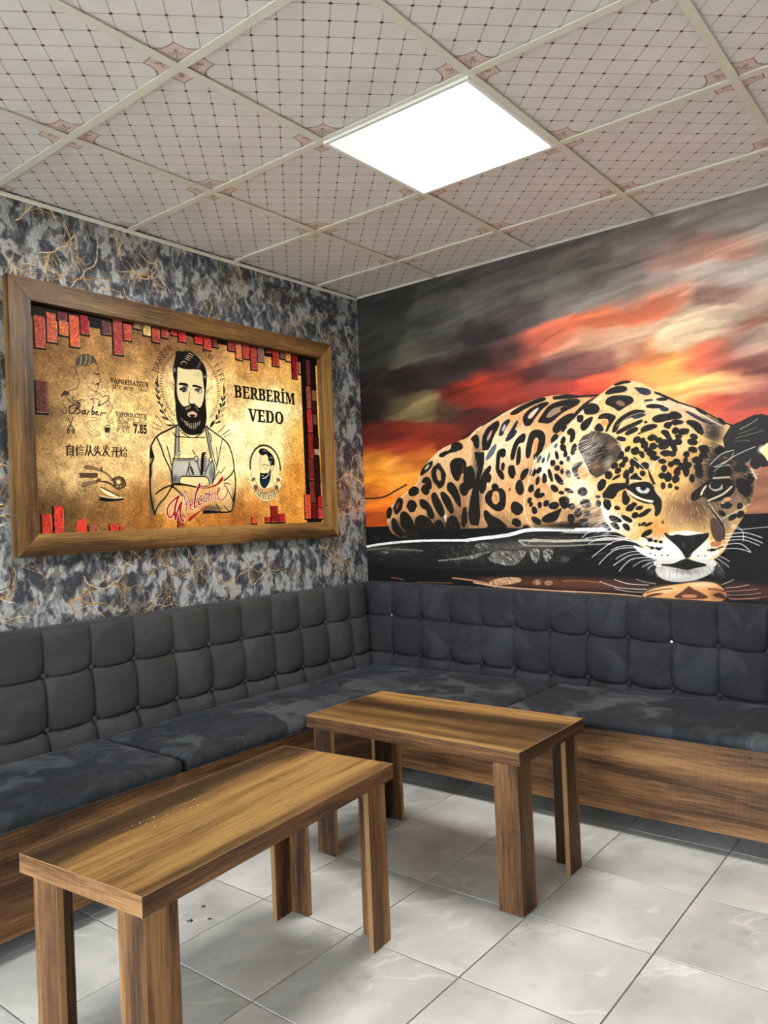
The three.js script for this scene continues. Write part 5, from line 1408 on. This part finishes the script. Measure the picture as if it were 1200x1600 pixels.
{ // along the left wall
  const z0 = 0.166, z1 = 3.05;
  const bk = thing('wall_upholstery', 'dark grey tufted backrest along the grey wallpapered wall', 'upholstery');
  const pad = part('padding', tufted(z0, z1, seamsL, ROWS, TOP, BOT, (u, y, n) => [n, y, u]), M.tuft, bk);
  { const ix = pad.geometry.index.array; for (let i = 0; i < ix.length; i += 3) { const a = ix[i]; ix[i] = ix[i + 1]; ix[i + 1] = a; } pad.geometry.computeVertexNormals(); }
  for (const s of seamsL) if (s < z1 - 0.02) for (const y of ROWS) { const b = part('button', buttonGeo, M.tuft, bk); b.rotation.y = Math.PI / 2; b.position.set(0.101 + 0.03 * (1 - (y - BOT) / (TOP - BOT)), y, s); }
  const t = thing('wooden_bench', 'long wooden bench base with plain front panel, along the wallpapered wall', 'bench'), za = 0.672;
  part('front_panel', slab(0.018, 0.313, z1 - za, 0.655, 0.074 + 0.1565, (z1 + za) / 2, 0.0012, 2, 1), M.woodSide, t);
  part('seat_board', slab(0.64, 0.018, z1 - za, 0.326, 0.378, (z1 + za) / 2, 0.001, 2, 2), M.woodSide, t);
  part('end_panel', slab(0.64, 0.295, 0.018, 0.326, 0.0735 + 0.1475, z1 - 0.012, 0.001, 0, 3), M.woodSide, t);
  for (const z of [0.9, 1.9, 2.85]) part('foot', plainBox(0.05, 0.369, 0.05, 0.2, 0.1845, z), M.slabDark, t);
}
{ // along the mural wall
  const x1 = 3.5;
  const bk = thing('wall_upholstery', 'dark blue-grey tufted backrest under the jaguar mural', 'upholstery');
  part('padding', tufted(0.02, x1, seamsR, ROWS, TOP, BOT, (u, y, n) => [u, Math.max(0.389, y - drop(u)), n]), M.tuftBlue, bk);
  seamsR.forEach((s, k) => { if (s < x1 - 0.02) for (const y of ROWS) { const bare = y > 0.6 && (k === 0 || k === 8); const b = part('button', buttonGeo, bare ? M.white : M.tuftBlue, bk); if (bare) { b.scale.setScalar(k ? 0.55 : 0.35); b.userData.label = 'bare white button core'; } b.position.set(s, y - drop(s), 0.103 + 0.03 * (1 - (y - BOT) / (TOP - BOT)) + (bare ? 0.004 : 0)); } });
  const t = thing('wooden_bench', 'long wooden bench base with plain front panel, under the jaguar mural', 'bench');
  part('front_panel', slab(x1 - 0.68, 0.312, 0.018, (x1 + 0.68) / 2, 0.085 + 0.156, 0.655, 0.0012, 0, 5), M.woodSide, t);
  part('seat_board', slab(x1 - 0.01, 0.018, 0.64, x1 / 2 + 0.005, 0.378, 0.326, 0.001, 0, 4), M.woodSide, t);
  part('end_panel', slab(0.018, 0.28, 0.62, x1 - 0.012, 0.085 + 0.14, 0.33, 0.001, 2, 6), M.woodSide, t);
  for (const x of [0.4, 1.4, 2.4, 3.3]) part('foot', plainBox(0.05, 0.369, 0.05, x, 0.1845, 0.3), M.slabDark, t);
}
function cushion(x0, x1, z0, z1, y0, y1, seed, label, frontX) {
  const w = x1 - x0, d = z1 - z0, h = y1 - y0, g = new THREE.BoxGeometry(w, h, d, Math.round(w / 0.022), 6, Math.round(d / 0.022)), p = g.attributes.position, rad = 0.028;
  for (let i = 0; i < p.count; i++) {
    let x = p.getX(i), y = p.getY(i), z = p.getZ(i);
    const cx = clamp(x, -w / 2 + rad, w / 2 - rad), cy = clamp(y, -h / 2 + Math.min(rad, h * 0.48), h / 2 - Math.min(rad, h * 0.48)), cz = clamp(z, -d / 2 + rad, d / 2 - rad), ry = Math.min(rad, h * 0.48);
    let dx = (x - cx) / rad, dy = (y - cy) / ry, dz = (z - cz) / rad; const l = Math.hypot(dx, dy, dz), m = Math.max(Math.abs(dx), Math.abs(dy), Math.abs(dz));
    if (l > 1e-6) { const f = m / l; x = cx + dx * f * rad; y = cy + dy * f * ry; z = cz + dz * f * rad; }
    if (y > 0) { const ex = 1 - Math.pow(Math.abs(2 * x / w), 6), ez = 1 - Math.pow(Math.abs(2 * z / d), 4); y += 0.008 * ex * ez + (fbm(x * 6 + 20, z * 6 + 20, 99, 99, seed, 3) - 0.5) * 0.008 * ex * ez; }
    p.setXYZ(i, x, y, z);
  }
  g.computeVertexNormals(); planeUV(g, (x, y, z) => x + seed * 0.37 + (Math.abs(y) < h * 0.3 ? 0 : 0), (x, y, z) => z + y * 0.5 + seed * 0.61);
  const m = single('seat_cushion', g, M.velvet, label, 'cushion', 'seat cushions of the corner bench'); m.position.set((x0 + x1) / 2, (y0 + y1) / 2, (z0 + z1) / 2); return m;
}
cushion(0.164, 0.69, 1.868, 3.045, 0.388, 0.443, 1, 'dark velvet seat cushion nearest the viewer, in front of the long table');
cushion(0.164, 0.69, 0.705, 1.862, 0.388, 0.443, 2, 'dark velvet seat cushion under the poster, between the near cushion and the corner');
cushion(0.158, 1.285, 0.158, 0.70, 0.398, 0.442, 3, 'dark velvet seat cushion filling the corner of the bench');
cushion(1.29, 2.62, 0.158, 0.69, 0.398, 0.442, 4, 'dark velvet seat cushion below the jaguar face, right of the corner cushion');
cushion(2.625, 3.49, 0.158, 0.69, 0.398, 0.442, 5, 'dark velvet seat cushion at the far right end of the bench');

// ---------------------------------------------------------------- two low tables
function table(x, z, turn, label, L, W_, o) {
  const t = thing('low_table', label, 'table', [x, 0, z], turn, 'wooden low tables'), h = 0.522, th = 0.044, ins = 0.02, bw = 0.088, bt = 0.018;
  const top = part('table_top', slab(L - 0.004, th, W_ - 0.004, 0, h - th / 2, 0, 0.0008, 0, o), M.woodTop, t);
  for (const s of [-1, 1]) {
    part('edge_band', slab(L - 0.004, th, 0.002, 0, h - th / 2, s * (W_ / 2 - 0.001), 0.0007, 0, o + s + 2), M.woodSide, top);
    part('edge_band', slab(0.002, th, W_, s * (L / 2 - 0.001), h - th / 2, 0, 0.0007, 2, o + s + 5, o === 4), M.woodSide, top);
    part('edge_line', plainBox(L, 0.0016, 0.0016, 0, h - 0.0006, s * (W_ / 2 - 0.0004)), M.woodEdge, top);
    part('edge_line', plainBox(0.0016, 0.0016, W_, s * (L / 2 - 0.0004), h - 0.0006, 0), M.woodEdge, top);
  }
  for (const sx of [-1, 1]) for (const sz of [-1, 1]) {
    const leg = new THREE.Group(); leg.name = 'leg'; t.add(leg); const hh = h - th, cx = sx * (L / 2 - ins), cz = sz * (W_ / 2 - ins);
    part('leg_board', slab(bw, hh, bt, cx - sx * bw / 2, hh / 2, cz - sz * bt / 2, 0.0012, 1, o + sx + 2 * sz + 3), M.woodSide, leg);
    part('leg_board', slab(bt, hh, bw - bt, cx - sx * bt / 2, hh / 2, cz - sz * (bt + (bw - bt) / 2), 0.0012, 1, o + sx + sz + 8), M.woodSide, leg);
    part('board_edge', plainBox(0.0012, hh, bt - 0.002, cx - sx * (bw + 0.0002), hh / 2, cz - sz * bt / 2), M.woodEdge, leg);
    part('board_edge', plainBox(bt - 0.002, hh, 0.0012, cx - sx * bt / 2, hh / 2, cz - sz * (bw + 0.0002)), M.woodEdge, leg);
  }
  return t;
}
table(1.343, 2.211, -1.481, 'brown wooden low table nearest the viewer, with crumbs on its top', 0.93, 0.43, 1);
table(1.328, 1.211, 0, 'brown wooden low table farther back, near the bench corner', 0.916, 0.466, 4);

// ---------------------------------------------------------------- small things
{
  const r = rng(61), gs = [];
  const d = { x: Math.cos(-1.481), z: -Math.sin(-1.481) };
  for (let i = 0; i < 20; i++) { const s = 0.0005 + r() * 0.0009, g = new THREE.IcosahedronGeometry(s, 0), a = 0.02 + r() * 0.22, b = -0.12 + r() * 0.07; g.translate(1.343 + d.x * a - d.z * -b, 0.5222 + s * 0.6, 2.211 + d.z * a + d.x * -b); gs.push(g); }
  const c = single('crumbs', mergeGeometries(gs), M.crumb, 'pale crumbs scattered on the near wooden table', 'crumbs'); c.userData.kind = 'stuff';
  const spots = [[0.9, 2.03, 'largest dark hair tuft on the floor between the table legs'], [0.945, 1.985, 'dark hair tuft beside the largest one, nearer the far table'], [0.86, 1.945, 'small dark hair tuft nearest the bench'], [0.83, 2.07, 'smallest dark hair speck on the floor by the near table']];
  spots.forEach(([x, z, label], k) => {
    const hs = []; for (let i = 0; i < 9; i++) { const a = r() * 6.28, l = (0.006 + r() * 0.008) * (k ? 0.7 : 1), c0 = new THREE.Vector3(0, 0.001 + r() * 0.002, 0), c1 = new THREE.Vector3(Math.cos(a) * l * 0.6, 0.003 + r() * 0.003, Math.sin(a) * l * 0.6), c2 = new THREE.Vector3(Math.cos(a + 0.6) * l, 0.0008, Math.sin(a + 0.6) * l); hs.push(new THREE.TubeGeometry(new THREE.QuadraticBezierCurve3(c0, c1, c2), 4, 0.0009, 4)); }
    const m = single('hair_tuft', mergeGeometries(hs), M.hair, label, 'hair', 'hair on the floor'); m.position.set(x, 0, z);
  });
  const pg = new RoundedBoxGeometry(0.075, 0.003, 0.02, 1, 0.001); const p = single('paper_scrap', pg, M.paper, 'white paper scrap on the floor before the mural bench', 'paper'); p.position.set(2.36, 0.0022, 0.60); p.rotation.y = -0.4;
}

renderer.render(scene, camera);
